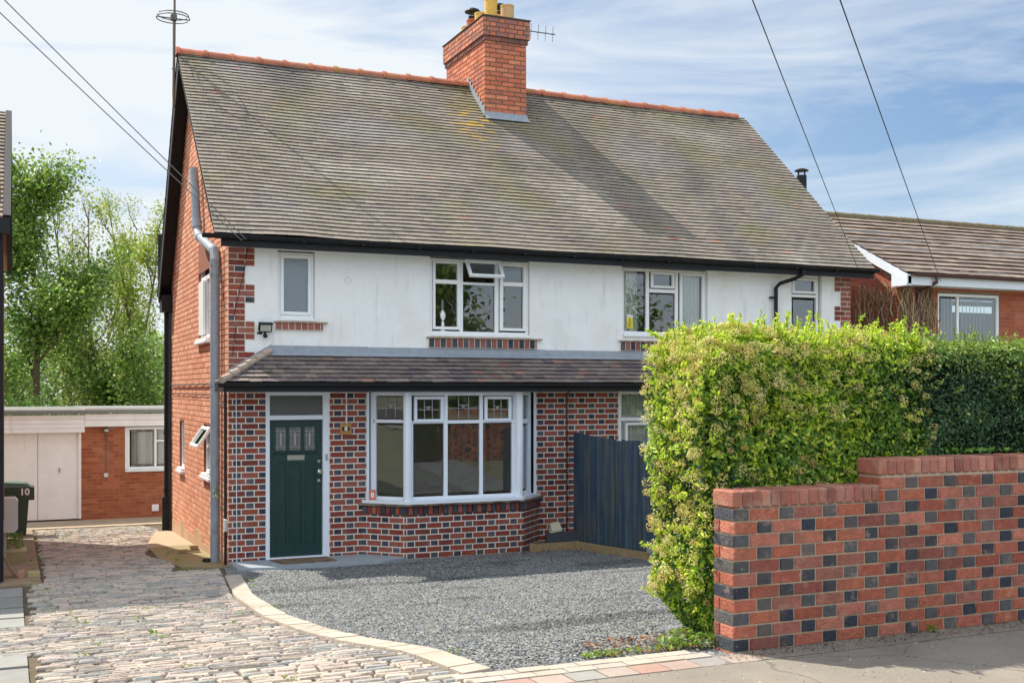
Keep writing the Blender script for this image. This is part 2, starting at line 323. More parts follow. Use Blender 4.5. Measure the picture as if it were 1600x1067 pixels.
M_wiregrey = mat('cable_grey', (.22, .23, .25), .5)
M_shadetwig = mat('shade_core_and_twigs', (.018, .022, .010), 1, var=.4, vscale=12, bump=1, bscale=25)  # near black: inner shade of the hedges put into the colour
M_pot = mat('clay_pot', attr=True, rough=.8, var=.15, vscale=10, bump=.2)

# ---------------------------------------------------------------- setting: ground, drive, gravel, pavement
def strip_sheet(name, x0, x1, ys, dz, m, kind='structure'):
    mb = MB()
    for i in range(len(ys)-1):
        a, b = ys[i], ys[i+1]
        mb.poly([(x0, a, G(a)+dz), (x1, a, G(a)+dz), (x1, b, G(b)+dz), (x0, b, G(b)+dz)])
    o = mb.build(name, m); return tag(o, kind=kind)
mb = MB()
ys = [-700, -60, -9.3, -3.2, 0, 10, 80, 900]; xs = [-900, 900]
for i in range(len(ys)-1):
    a, b = ys[i], ys[i+1]; mb.poly([(-900, a, G(a)-.05), (900, a, G(a)-.05), (900, b, G(b)-.05), (-900, b, G(b)-.05)])
tag(mb.build('ground', M_grass), kind='structure')
# joint bed under the setts
def xk(y): return float(np.interp(y, [-10.3, -9.8, -9.1, -8.6, -7.6, -6.1, -4.6, -3.4, -1.2, 0], [-.25, -.37, -.50, -.62, -.72, -.72, -.60, -.50, -.25, -.12]))
strip_sheet('driveway_bed', -3.6, .6, [-10.35, -9.3, -3.2, 0, 10], -.021, M_soil)
yy = [-10.35, -9.9, -9.3, -8.3, -7, -6, -5, -4, -3.2, -2, -1, 0]
mb = MB()
for i in range(len(yy)-1):
    a, b = yy[i], yy[i+1]; mb.poly([(xk(a)+.05, a, G(a)-.012), (6.8, a, G(a)-.012), (6.8, b, G(b)-.012), (xk(b)+.05, b, G(b)-.012)])
mg = mat('gravel_bed', lin(92, 96, 102), .95, var=.3, vscale=40, bump=1, bscale=70)
t = mg.node_tree; vo = t.nodes.new('ShaderNodeTexVoronoi'); vo.inputs['Scale'].default_value = 55; tcn = t.nodes.new('ShaderNodeTexCoord'); t.links.new(tcn.outputs['Object'], vo.inputs[0])
cr = t.nodes.new('ShaderNodeValToRGB'); cr.color_ramp.elements[0].color = (*lin(45, 48, 52), 1); cr.color_ramp.elements[1].color = (*lin(170, 172, 176), 1)
sp = t.nodes.new('ShaderNodeSeparateColor'); t.links.new(vo.outputs['Color'], sp.inputs[0]); t.links.new(sp.outputs[0], cr.inputs[0]); t.links.new(cr.outputs[0], t.nodes['Principled BSDF'].inputs['Base Color'])
tag(mb.build('gravel_forecourt', mg), kind='structure')
strip_sheet('pavement', -60, 60, [-13.2, -10.36], 0, M_tarmac)
strip_sheet('road', -60, 60, [-22, -13.3], -.03, mat('road_asphalt', (.06, .06, .062), .9, var=.2, bump=.4, bscale=150))
mb = MB(); mb.box((-60, -13.3, .55), (60, -13.2, .785), lin(160,156,150)); tag(mb.build('kerb', M_conc), kind='structure')
# pavement tongue in front of the garden wall
mb = MB(); mb.poly([(1.2, -10.36, .7635), (60, -10.36, .7635), (60, -10.1, .7635), (1.45, -10.1, .7635)]); tag(mb.build('pavement', M_tarmac), kind='structure')
# setts: one drive surface
mb = MB(); y = -10.33; r = 0
pink = lin(188, 172, 160); tan = lin(178, 166, 154); grey = lin(154, 153, 150); dark = lin(132, 125, 118)
while y < 7.9:
    wdt = random.uniform(.060, .092); x = (-3.05 if -7.5 < y < -5.1 else -2.63)+random.uniform(0, .12) if y < -.6 else -2.42+random.uniform(0, .1)
    xr = xk(y) if y < -.2 else -.75+.12*math.sin(y*2.1)+(.45 if y > 4.6 else 0)
    while x < xr-.05:
        l = random.uniform(.12, .27); x1 = min(x+l, xr-.01)
        if x1-x > .04:
            wob = .035*math.sin(x*1.3+.4)+.02*math.sin(x*3.1+y); yc = y+wob; z = G(yc)+random.uniform(-.004, .005)
            u = random.random(); col = jit(pink if u < .36 else tan if u < .60 else grey if u < .92 else dark, .13)
            a0, a1, b0, b1 = x+.008, x1-.008, yc+.007, yc+wdt-.007; q = .009; j = [random.uniform(-.007, .007) for _ in range(8)]; h = [random.uniform(-.003, .003) for _ in range(4)]
            zs = [G(b0), G(b0), G(b1), G(b1)]; dz = z-G(yc)
            V = [(a0+j[0], b0+j[1], zs[0]-.03), (a1+j[2], b0+j[3], zs[1]-.03), (a1+j[4], b1+j[5], zs[2]-.03), (a0+j[6], b1+j[7], zs[3]-.03)]
            V += [(V[0][0], V[0][1], zs[0]-.010+dz), (V[1][0], V[1][1], zs[1]-.010+dz), (V[2][0], V[2][1], zs[2]-.010+dz), (V[3][0], V[3][1], zs[3]-.010+dz)]
            V += [(V[0][0]+q, V[0][1]+q, zs[0]+dz+h[0]), (V[1][0]-q, V[1][1]+q, zs[1]+dz+h[1]), (V[2][0]-q, V[2][1]-q, zs[2]+dz+h[2]), (V[3][0]+q, V[3][1]-q, zs[3]+dz+h[3])]
            mb.mesh(V, [(8, 9, 10, 11)]+[(k, (k+1) % 4, 4+(k+1) % 4, 4+k) for k in range(4)]+[(4+k, 4+(k+1) % 4, 8+(k+1) % 4, 8+k) for k in range(4)], col)
        x = x1+random.uniform(0, .012)
    y += wdt; r += 1
tag(mb.build('driveway', M_sett), kind='structure')
# slab strip + pink gravel at the left
mb = MB(); y = -10.3
for L_ in (.95, 1.1, .9, 1.0, .95, 1.05, 1.1, .9, .9):
    if y < -7.6 or (-5.2 < y < -1.2):
        x0 = -2.96; zc = G(y); zd = G(y+L_)
        c = jit(lin(142, 142, 138), .10)
        mb.mesh([(x0, y+.02, zc-.03), (-2.66, y+.02, zc-.03), (-2.66, y+L_-.02, zd-.03), (x0, y+L_-.02, zd-.03), (x0, y+.02, zc), (-2.66, y+.02, zc), (-2.66, y+L_-.02, zd), (x0, y+L_-.02, zd)], [(4, 5, 6, 7), (0, 1, 5, 4), (1, 2, 6, 5), (2, 3, 7, 6), (3, 0, 4, 7)], c)
    y += L_+.06
tag(mb.build('paving_slabs', M_conc), kind='structure')
# concrete apron at side of house and in front of garage
mb = MB()
def slab(pts, th, col): 
    n = len(pts); V = [(x, y, G(y)-.03) for x, y in pts]+[(x, y, G(y)+th) for x, y in pts]
    mb.mesh(V, [tuple(range(n, 2*n))]+[(k, (k+1) % n, n+(k+1) % n, n+k) for k in range(n)], col)
slab([(-.62, .25), (-.3, -.02), (0, -.05), (0, 3.2), (-.74, 3.2), (-.78, 1.6)], .002, lin(146, 134, 98))
slab([(-.80, 3.22), (0, 3.22), (0, 6.3), (-.30, 6.3)], .004, lin(176, 158, 132))
slab([(-4.5, 8.0), (.6, 8.0), (.6, 10), (-4.5, 10)], .012, lin(178, 160, 136))
slab([(-3.6, -.7), (-2.44, -.7), (-2.44, 2.2), (-3.6, 2.2)], .008, lin(150, 132, 108))
slab([(-3.6, 2.24), (-2.44, 2.24), (-2.44, 7.95), (-3.6, 7.95)], .008, lin(142, 122, 104))
tag(mb.build('concrete_apron', M_conc), kind='structure')
# pale block edging: curve then along the front, plus red/grey row
mb = MB(); pts = []
yv = -1.25
while yv > -9.95: pts.append((xk(yv), yv)); yv -= .02
pts = np.array(pts); seg = np.r_[0, np.cumsum(np.hypot(*np.diff(pts, axis=0).T))]; s = 0
while s < seg[-1]-.1:
    a = np.array([np.interp(s+.004, seg, pts[:, 0]), np.interp(s+.004, seg, pts[:, 1])]); b = np.array([np.interp(s+.196, seg, pts[:, 0]), np.interp(s+.196, seg, pts[:, 1])])
    d = (b-a)/np.linalg.norm(b-a); nn = np.array([-d[1], d[0]]); W_ = .20
    cs = [a, b, b+nn*W_, a+nn*W_]; c = jit(lin(184, 172, 158), .06); h = random.uniform(.010, .017)
    mb.mesh([(p[0], p[1], G(p[1])-.04) for p in cs]+[(p[0], p[1], G(p[1])+h) for p in cs], [(4, 5, 6, 7), (0, 1, 5, 4), (1, 2, 6, 5), (2, 3, 7, 6), (3, 0, 4, 7)], c); s += .2
for row, (ya, yb) in enumerate(((-10.06, -9.96), (-10.17, -10.07))):
    x = -.42+row*.07
    while x < 1.12:
        mb.box((x+.004, ya+.004, .70), (x+.196, yb-.004, .768+random.uniform(-.002, .003)), jit(lin(180, 170, 158), .07)); x += .2
x = -2.6; k = 0
while x < 1.35:
    mb.box((x+.005, -10.36, .70), (x+.21, -10.18, .766+random.uniform(-.003, .002)), jit([lin(172, 148, 138), lin(154, 150, 146), lin(168, 154, 144), lin(164, 134, 122)][k % 4], .08)); x += .215; k += 1
tag(mb.build('edging_blocks', M_conc), kind='structure')
# grey-blue door threshold slab
mb = MB(); pp = [(0, 0), (0.02, -.62), (1.2, -.86), (2.0, -.84), (2.43, -.52), (1.94, 0)]
zt = .004; V = [(x, y, -.08) for x, y in pp]+[(x, y, zt) for x, y in pp]
mb.mesh(V, [tuple(range(6, 12))]+[(k, (k+1) % 6, 6+(k+1) % 6, 6+k) for k in range(6)], lin(150, 160, 168))
tag(mb.build('door_step', M_conc), 'pale grey painted concrete step in front of the green front door', 'doorstep')
# loose chippings
def stones(name, n, xf, yf, size, pal, m, lab=None, cat=None, flat=.5):
    X = xf(n); Yv = yf(n); ok = np.ones(n, bool)
    P = np.stack([X, Yv, np.interp(Yv, [-60, -9.3, -3.2, 0, 10, 80], [.80, .76, .10, -.05, -.41, -.9])-.006], 1)
    P = P[ok]; n = len(P); sz = size*rng.uniform(.5, 1.3, n)
    base = np.array([[1, 0, 0], [0, 1, 0], [-1, 0, 0], [0, -1, 0], [0, 0, 1.]]); V = np.repeat(base[None], n, 0)+rng.normal(scale=.28, size=(n, 5, 3))
    V[:, 4, 2] = np.abs(V[:, 4, 2]); th = rng.uniform(0, 6.28, n); c, s = np.cos(th), np.sin(th)
    V[:, :, 0] *= 1.35; x = V[:, :, 0]*c[:, None]-V[:, :, 1]*s[:, None]; y = V[:, :, 0]*s[:, None]+V[:, :, 1]*c[:, None]; V = np.stack([x, y, V[:, :, 2]*flat*1.6], 2)*sz[:, None, None]+P[:, None]
    F = np.array([[0, 1, 4], [1, 2, 4], [2, 3, 4], [3, 0, 4]])[None]+(np.arange(n)*5)[:, None, None]
    pt = np.array([noise.noise(Vector((p[0]*.55, p[1]*1.5, 0)))+.5*noise.noise(Vector((p[0]*1.9, p[1]*4, 4))) for p in P])
    C = np.array(pal)[rng.integers(0, len(pal), n)]*rng.uniform(.75, 1.25, (n, 1))*(1-.5*np.clip((pt-.22)*3.2, 0, 1))[:, None]; C = np.repeat(C, 4, 0)
    return np_mesh(name, V.reshape(-1, 3), F.reshape(-1, 3), C, m), P
ny = lambda n: -9.93+9.2*rng.random(n)**1.15
def xg(n):
    return None
n = 105000; Yv = -9.93+9.3*rng.random(n)**1.1; XK = np.interp(Yv, [-10.3, -9.8, -9.1, -8.6, -7.6, -6.1, -4.6, -3.4, -1.2, 0], [-.25, -.37, -.50, -.62, -.72, -.72, -.60, -.50, -.25, -.12])+.21-np.where(rng.random(n) < .012, rng.random(n)*.3, 0)
Xv = XK+(5.6-XK)*rng.random(n)
ok = ~((Yv > -.95) & (Xv < 2.5)) & ~((Yv > -.6) & (Xv < 4.6)) & ~((Yv > -9.95) & (Yv < -9.1) & (Xv > 1.4)); Xv, Yv = Xv[ok], Yv[ok]
pal = [lin(122, 126, 128), lin(104, 108, 110), lin(84, 87, 90), lin(64, 66, 70), lin(138, 140, 138), lin(130, 128, 120), lin(98, 104, 110)]
o, _ = stones('gravel', len(Xv), lambda n: Xv, lambda n: Yv, .0092, pal, M_stone); tag(o, 'loose blue-grey slate chippings covering the forecourt', 'gravel', kind='stuff')
n = 14000; Y2 = rng.uniform(-10.2, -.8, n); X2 = rng.uniform(-3.6, -3.0, n); X2 = X2*1.0
o, _ = stones('pink_gravel', int(n), lambda n: X2, lambda n: Y2, .013, [lin(190, 160, 150), lin(170, 140, 130), lin(140, 120, 115), lin(205, 190, 180)], M_stone); tag(o, 'pinkish gravel strip beside the left hand slabs', 'gravel', kind='stuff')
# dead leaves and grit
def debris(n, xa, xb, ya, yb, size, pal, zoff=.012):
    P = np.stack([rng.uniform(xa, xb, n), rng.uniform(ya, yb, n), np.zeros(n)], 1); P[:, 2] = [G(v)+zoff for v in P[:, 1]]
    V, F = leaves(P, np.tile([0, 0, 1.], (n, 1)), size, rand=.35, aspect=.6); C = np.repeat(np.array(pal)[rng.integers(0, len(pal), n)]*rng.uniform(.7, 1.2, (n, 1)), 2, 0); return V, F, C
def merge(parts):
    Vs, Fs, Cs = [], [], []; o = 0
    for V, F, C in parts: Vs.append(V); Fs.append(F+o); Cs.append(C); o += len(V)
    return np.concatenate(Vs), np.concatenate(Fs), np.concatenate(Cs)
br = [lin(150, 100, 60), lin(120, 80, 50), lin(176, 130, 80), lin(100, 76, 56)]
V, F, C = merge([debris(260, .6, 1.5, -9.95, -9.5, .035, br, .02), debris(260, 1.3, 5, -10.36, -10.16, .022, br+[lin(140, 130, 120)], .014), debris(130, 3.3, 5.2, -1.4, -.4, .04, br, .03), debris(60, -.3, 5, -9.5, -1, .03, br, .02), debris(1500, -2.6, -.5, -10.2, 5, .014, [lin(60, 50, 44), lin(90, 70, 50), lin(120, 96, 70)], .012), debris(700, 1.3, 5, -10.30, -10.15, .014, [lin(70, 60, 50), lin(110, 96, 80), lin(160, 150, 136)], .012), debris(160, -2, 5, -12.4, -10.3, .012, [lin(90, 80, 66), lin(60, 54, 48)], .008)])
tag(np_mesh('dead_leaves', V, F, C, M_leaf), 'brown fallen leaves and grit scattered over gravel and drive edges', 'leaf litter', kind='stuff')

n = 9000; Xp = rng.uniform(1.3, 5.5, n); Yp = -10.15-np.abs(rng.normal(size=n))*.09; q_ = rng.random(n) < .25; Xp[q_] = rng.uniform(-2, 5.5, int(q_.sum())); Yp[q_] = rng.uniform(-12, -10.36, int(q_.sum()))
o, _ = stones('pavement_grit', n, lambda n: Xp, lambda n: Yp, .0048, [lin(120, 108, 92), lin(92, 82, 70), lin(160, 148, 130), lin(190, 182, 170)], M_stone); o.location.z = .006; tag(o, 'fine grit and soil gathered along the foot of the garden wall', 'grit', kind='stuff')

# ---------------------------------------------------------------- the semi-detached house
H = thing('semi_detached_house', 'semi-detached pair of red brick and white rendered houses with a shared chimney', 'house')
F0 = Wall((0, 0, 0), (1, 0), (0, -1)); SD = Wall((0, 0, 0), (0, 1), (-1, 0))
red = lambda w_, k, s, z: jit(random.choice([lin(144, 72, 54), lin(136, 62, 46), lin(150, 84, 68), lin(122, 58, 48)]), .12)
redp = lambda w_, k, s, z: jit(random.choice([lin(150, 92, 80), lin(140, 84, 72)]), .1)
blue = lambda w_, k, s, z: jit(random.choice([lin(68, 72, 84), lin(52, 56, 70), lin(80, 82, 90)]), .15)
door_h = (.52, 1.45, -.02, 2.395); bay_h = (2.03, 4.72, .77, 2.395); bay_low = (1.96, 4.81, -.5, .77); lw_h = (6.24, 8.9, .8, 2.43)
holes = [door_h, bay_h, (2.03, 4.72, -.3, .77), lw_h]
mb = MB(); W3 = F0; bricks(mb, F0, 11.0, -.12, 2.60, .0865, phase=.30, redf=red, headf=blue, holes=holes, proud=.005)
# bay: splayed brick apron under the window
r2 = .5/math.sqrt(.5)
BL = Wall((1.94, 0, 0), (.7071, -.7071), (-.7071, -.7071)); BF = Wall((2.43, -.49, 0), (1, 0), (0, -1)); BR = Wall((4.33, -.49, 0), (.7071, .7071), (.7071, -.7071))
bricks(mb, BL, .69, -.12, .60, .0865, phase=.2, redf=red, headf=blue, proud=.005); bricks(mb, BF, 1.90, -.12, .60, .0865, phase=.28, redf=red, headf=blue, proud=.005); bricks(mb, BR, .69, -.12, .60, .0865, phase=.2, redf=red, headf=blue, proud=.005)
def soldiers(W, s0, s1, z0, z1, n=.028, step=.077):
    x = s0; k = 0
    while x < s1-.02:
        W.box(mb, x, min(x+step-.011, s1), z0, z1+random.uniform(-.004, .002), -.02, n, (red if k % 2 else blue)(0, 0, 0, 0) if random.random() < .9 else redp(0, 0, 0, 0), .003); x += step; k += 1
soldiers(BL, .02, .69, .605, .705); soldiers(BF, -.02, 1.92, .605, .745); soldiers(BR, 0, .67, .605, .745)
for (a, b, z0, z1) in ((.66, 1.34, 3.285, 3.375), (2.97, 4.76, 3.065, 3.195), (6.27, 8.05, 3.065, 3.20), (9.6, 10.4, 3.2, 3.3)):
    x = a; k = 0
    while x < b-.02:
        F0.box(mb, x, min(x+.082, b), z0, z1, 0, .05, (redp if a < 1 or k % 2 else blue)(0, 0, 0, 0), .003); x += .093; k += 1
# quoins
for (x0, d) in ((0, 1), (11.0, -1)):
    Q = Wall((x0, 0, 0), (1, 0), (0, -1)) if d > 0 else Wall((11.0, 0, 0), (-1, 0), (0, 1))
    z = 2.62; k = 0
    while z < 4.50:
        wide = (k // 3) % 2 == 0; L_ = .37 if wide else .235
        if d > 0 and z < 2.95: L_ = .37
        zt = z+.0745; cuts = [0, L_*.36, L_] if (k % 2) else [0, .235, L_] if wide else [0, L_]
        for a, b in zip(cuts[:-1], cuts[1:]):
            c = (redp if random.random() < .5 else red)(0, 0, 0, 0) if random.random() < .95 else blue(0, 0, 0, 0)
            xa, xb = (a+.001, b-.011) if d > 0 else (11-b+.011, 11-a-.001); F0.box(mb, xa, xb, z, zt, 0, .014, c, .0015)
        z += .0865; k += 1
mb.build('facade_brickwork', M_brick, H)
mb = MB(); backing(mb, F0, 0, 11, -.3, 2.62, holes)
for W, L_ in ((BL, .69), (BF, 1.9), (BR, .69)):
    W.box(mb, 0, L_, -.3, .600, -.1, 0)
for (a, b, z0, z1) in ((.655, 1.345, 3.28, 3.378), (2.965, 4.765, 3.06, 3.198), (6.265, 8.055, 3.06, 3.203)): F0.box(mb, a, b, z0, z1, 0, .043)
z = 2.62; k = 0
while z < 4.50:
    L_ = .37 if (k//3) % 2 == 0 or z < 2.95 else .235
    F0.box(mb, 0.0, L_+.0, z-.012, z+.0745, 0, .009); F0.box(mb, 11-(.37 if (k//3) % 2 == 0 else .235), 11, z-.012, z+.0745, 0, .009); z += .0865; k += 1
mb.build('mortar', M_mortar, H)
uw = [(.695, 1.235, 3.44, 4.42), (3.0, 4.66, 3.27, 4.44), (6.32, 7.97, 3.30, 4.44), (9.68, 10.36, 3.3, 4.46)]
mb = MB(); backing(mb, F0, 0, 11, 2.60, 4.62, uw, n=.003)
mb.build('render_wall', M_render, H)
# hairline joint in the render and painted over ring
mb = MB(); F0.box(mb, 5.49, 5.51, 2.98, 4.5, .003, .006); mb.tube([F0.p(1.72, .012, 4.08), F0.p(1.72, .012, 4.30)], .006, 5)
for k in range(16):
    a, b = [F0.p(1.72+.045*math.cos(t), .012, 4.03+.045*math.sin(t)) for t in (k*math.pi/8, (k+1)*math.pi/8)]; mb.tube([a, b], .008, 5)
mb.box((5.72, -.02, 4.26), (5.80, 0, 4.34), bev=.006)
mb.build('render_fittings', M_render, H)
# side wall (gable)
ow = lambda w_, k, s, z: jit(random.choice([lin(226, 164, 132), lin(220, 154, 122), lin(230, 172, 142), lin(214, 144, 114)]), .08)
sh = [(4.50, 5.12, .99, 1.86), (1.36, 2.25, 1.08, 1.88), (1.66, 2.80, 3.2, 4.74)]
RY, RZ = 3.55, 8.1; EY, EZ = -.38, 4.56; BY, BZ = 6.5, 4.22
def gclip(z, lo, hi):
    if z < 4.15: return lo, hi
    f = (RZ-.1-z); return max(lo, RY-f*(RY-EY)/(RZ-EZ)), min(hi, RY+f*(BY-RY)/(RZ-BZ))
mb = MB(); bricks(mb, SD, 6.3, -.34, 8.0, .0865, redf=ow, headf=ow, holes=sh, proud=.004, clip=gclip, inset=.002)
mb.build('gable_brickwork', M_sidebrick, H)
mb = MB(); backing(mb, SD, 0, 6.3, -.6, 4.3, sh, gable=[(0, 0, 4.3), (6.3, 0, 4.3), (6.3, 0, 4.5), (RY, 0, RZ-.06), (0, 0, 4.84)])
mb.build('gable_mortar', mat('mortar_gable', lin(148, 96, 74), .95, var=.15, vscale=12, bump=.3), H)
# plinth render on gable foot, rear and right walls, floors
mb = MB()
for i in range(12):
    a = .35+i*.5; h = .16+.09*math.sin(i*1.7)+i*.008; SD.box(mb, a, a+.5, G(a)-.1, G(a)+h, -.05, .007+.001*(i % 2))
mb.build('plinth', mat('plinth_render', lin(196, 160, 128), .9, var=.2, vscale=4, bump=.4, dirt=[(lin(120, 115, 70), 2, .5, .7, .6)]), H)
mb = MB(); mb.box((0, 6.1, -.6), (11, 6.3, 4.4)); mb.box((10.8, 0.0, -.6), (10.99, 6.1, 4.62)); mb.poly([(10.99, 0, 4.6), (10.99, 6.3, 4.3), (10.99, RY, RZ-.1)])
mb.build('rear_wall', M_sidebrick, H)
mb = MB(); mb.box((.21, .21, 2.62), (10.78, 6.08, 2.7)); mb.box((5.45, .21, -.1), (5.55, 6.05, 4.6)); mb.box((.21, .21, -.2), (10.78, 6.08, -.03)); mb.box((.21, .21, 4.5), (10.78, 6.08, 4.55)); mb.box((1.62, .21, -.03), (1.72, 6.05, 2.6)); mb.box((.21, 3.6, -.03), (5.4, 3.7, 4.5)); mb.box((5.6, 3.6, -.03), (10.7, 3.7, 4.5)); mb.box((2.0, .21, 2.71), (2.1, 3.59, 4.49)); mb.box((8.9, .21, 2.71), (9.0, 3.59, 4.49))
mb.build('interior', M_plaster, H)
# main roof
RX0, RX1 = -.25, 11.22; dv = Vector((0, RY-EY, RZ-EZ)); SL = dv.length; dv.normalize(); dn = Vector((0, -dv.z, dv.y))
def rcol(x, s):
    u = random.random(); c = lin(142, 131, 119) if u < .5 else lin(134, 125, 116) if u < .76 else lin(150, 139, 126) if u < .93 else lin(128, 116, 112) if u < .995 else lin(166, 122, 104)
    if x < 20:
        u_ = noise.noise(Vector((x*.55, s*.8, 1))); v_ = noise.noise(Vector((x*1.1-s*.1, s*.5, 7))); t_ = noise.noise(Vector((x*.9, s*1.1, 15)))+.25*(s/5.3-.5); k_ = noise.noise(Vector((x*5, s*6, 3)))
        def mixc_(a, b, f): f = max(0, min(1, f)); return tuple(p*(1-f)+q*f for p, q in zip(a, b))
        c = mixc_(c, lin(134, 127, 96), (t_+.02)*1.7*(.8+k_*.7)); c = mixc_(c, lin(96, 92, 94), (v_-.18)*1.1); c = mixc_(c, lin(178, 170, 158), (u_-.22)*2.0*(.7+k_)); c = mixc_(c, lin(150, 144, 144), (-u_-.2)*1.5)
        d_ = math.hypot((x-4.95)*1.2, (s-3.7)*.8); c = mixc_(c, lin(190, 156, 66), max(0, .7-d_)*1.5*max(0, .4+k_*2))
    return jit(c, .06)
def sag(q): return .022*noise.noise(Vector((q[0]*.45, q[1]*.5, 3)))+.006*math.sin(q[0]*2.1)+.01*noise.noise(Vector((q[0]*1.3, q[1]*2.0, 9)))
mb = MB(); chim = (5.0, 5.86, 2.7, 4.75)
def rclip(s): return (0, RX1-RX0)
tiles(mb, (RX0, EY, EZ), (1, 0, 0), dv, dn, RX1-RX0, SL, .101, .168, .014, .008, rcol, sag=sag, jt=.4, edge=.14)  # low edge paints the dark shadow lines under each course
# rear slope, plain courses
dvb = Vector((0, RY-BY, RZ-BZ)); SLb = dvb.length; dvb.normalize(); dnb = Vector((0, dvb.z, -dvb.y))
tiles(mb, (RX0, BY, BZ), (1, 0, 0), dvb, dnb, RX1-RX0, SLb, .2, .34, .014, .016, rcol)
roof = mb.build('roof', M_roof, H)
mb = MB()
for (a, b) in ((Vector((RX0, EY, EZ)), Vector((RX0, RY, RZ))), (Vector((RX0, RY, RZ)), Vector((RX0, BY, BZ)))):
    n_ = dn if b.y < 4 else dnb
    if a.y > 3: n_ = dnb
    d = (b-a); w2 = Vector((RX1-RX0, 0, 0))
    mb.poly([a-n_*.03, b-n_*.03, b-n_*.03+w2, a-n_*.03+w2], (1, 1, 1))
mb.build('roof_soffit', M_black, H)
mb = MB(); x = RX0-.02; k = 0
while x < RX1-.2:
    if not (4.92 < x+.2 < 5.95):
        L_ = .45; cols = jit(lin(186, 116, 90), .15); dz = -.012*math.sin(x*.9)
        V = []; n_ = 10
        for (xx, rr) in ((x, .135), (x+.06, .135), (x+.061, .112), (x+L_, .108)):
            for i in range(n_+1):
                th = math.pi*(-.12+1.24*i/n_); V.append((xx, RY+rr*math.cos(th), RZ-.015+dz+rr*.78*math.sin(th)))
        F_ = [(j*(n_+1)+i, j*(n_+1)+i+1, (j+1)*(n_+1)+i+1, (j+1)*(n_+1)+i) for j in range(3) for i in range(n_)]+[tuple(range(n_+1)), tuple(3*(n_+1)+i for i in range(n_+1))]
        mb.mesh(V, F_, cols)
    x += .452
mb.build('ridge_tiles', M_ridge, roof)
# barge boards (rear verge shows), fascia, gutters
mb = MB()
for x0 in (RX0+.01, RX1-.035):
    for (a, b) in (((EY+.3, EZ+.27), (RY, RZ)), ((RY, RZ), (BY, BZ))):
        n_ = Vector((0, a[1]-b[1], b[0]-a[0])).normalized(); 
        if n_.z < 0: n_ = -n_
        h0, h1 = .035, (.10 if a[0] < 2 else .24)
        A, B = Vector((0, *a)), Vector((0, *b))
        pts_ = [A-n_*h0, B-n_*h0, B-n_*h1, A-n_*h1]
        mb.mesh([(x0, p.y, p.z) for p in pts_]+[(x0+.025, p.y, p.z) for p in pts_], [(0, 1, 2, 3), (7, 6, 5, 4), (0, 4, 5, 1), (1, 5, 6, 2), (2, 6, 7, 3), (3, 7, 4, 0)])
# soffit boards under the gable overhang
for (a, b) in (((EY, EZ), (RY, RZ)), ((RY, RZ), (BY, BZ))):
    n_ = Vector((0, a[1]-b[1], b[0]-a[0])).normalized(); n_ = n_ if n_.z > 0 else -n_; A, B = Vector((0, *a))-n_*.09, Vector((0, *b))-n_*.09
    mb.poly([(RX0+.02, A.y, A.z), (RX0+.02, B.y, B.z), (0, B.y, B.z), (0, A.y, A.z)])
mb.box((-.2, BY-.35, BZ-.32), (0.03, BY+.02, BZ+.0))
mb.build('barge_board', M_black, H)
def gutter(mb, x0, x1, y, z, r=.058, sagf=lambda x: 0):
    n_ = 8; m_ = 24; V = []; F_ = []
    for i in range(m_+1):
        x = x0+(x1-x0)*i/m_
        for k in range(n_+1):
            th = math.pi+math.pi*k/n_; V.append((x, y+r*math.cos(th), z+sagf(x)+r*math.sin(th)))
        for k in range(n_+1):
            th = 2*math.pi-math.pi*k/n_; V.append((x, y+(r-.006)*math.cos(th), z+sagf(x)+(r-.006)*math.sin(th)))
    q = 2*(n_+1)
    for i in range(m_):
        for k in range(q): F_.append((i*q+k, i*q+(k+1) % q, (i+1)*q+(k+1) % q, (i+1)*q+k))
    F_.append(tuple(range(q))); F_.append(tuple(m_*q+k for k in range(q))); mb.mesh(V, F_)
mb = MB(); gutter(mb, -.42, 11.25, EY-.055, EZ-.015, .06)
for i in range(14): x = .1+i*.85; mb.box((x, EY-.10, EZ-.085), (x+.03, EY+.03, EZ-.02))
mb.build('gutter', M_black, H)
mb = MB(); mb.box((-.16, EY-.0, EZ-.17), (11.2, EY+.03, EZ+.0)); mb.build('fascia', M_black, H)
mb = MB(); mb.box((0.0, EY+.03, EZ-.105), (11.0, -.003, EZ-.085)); mb.build('soffit', M_wframe, H)
# lean-to roof across the front
PY, PZ, PT = -.74, 2.52, 2.965
pv = Vector((0, -PY, PT-PZ)); PL = pv.length; pv.normalize(); pn = Vector((0, -pv.z, pv.y))
def pcol(x, s):
    u = random.random()
    if s > PL-.2 and x < 4.4: u = u*.62+.38
    c = lin(116, 104, 100) if u < .6 else lin(100, 90, 94) if u < .78 else lin(126, 113, 107) if u < .97 else lin(138, 106, 95)
    return jit(c, .12)
mb = MB(); PX0, PX1 = -.19, 11.25
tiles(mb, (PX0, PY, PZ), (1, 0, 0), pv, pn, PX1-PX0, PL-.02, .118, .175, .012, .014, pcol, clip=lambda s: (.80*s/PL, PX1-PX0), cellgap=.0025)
hv = Vector((.80, 0, PT-PZ)); HL = hv.length; hv.normalize(); hn = Vector((-hv.z, 0, hv.x))
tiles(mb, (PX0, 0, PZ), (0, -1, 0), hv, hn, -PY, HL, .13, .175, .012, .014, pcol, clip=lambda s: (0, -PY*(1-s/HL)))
proof = mb.build('lean_to_roof', M_porch, H)
mb = MB(); mb.poly([(PX0+.02, PY+.02, PZ-.012), (PX1, PY+.02, PZ-.012), (PX1, 0, PT-.015), (.62, 0, PT-.015)]); mb.poly([(PX0+.02, PY+.02, PZ-.012), (.62, 0, PT-.015), (PX0+.02, 0, PZ-.012)]); mb.poly([(PX0+.02, 0, PZ-.012), (.62, 0, PT-.015), (0, 0, 2.4)])
mb.build('roof_underlay', M_black, proof)
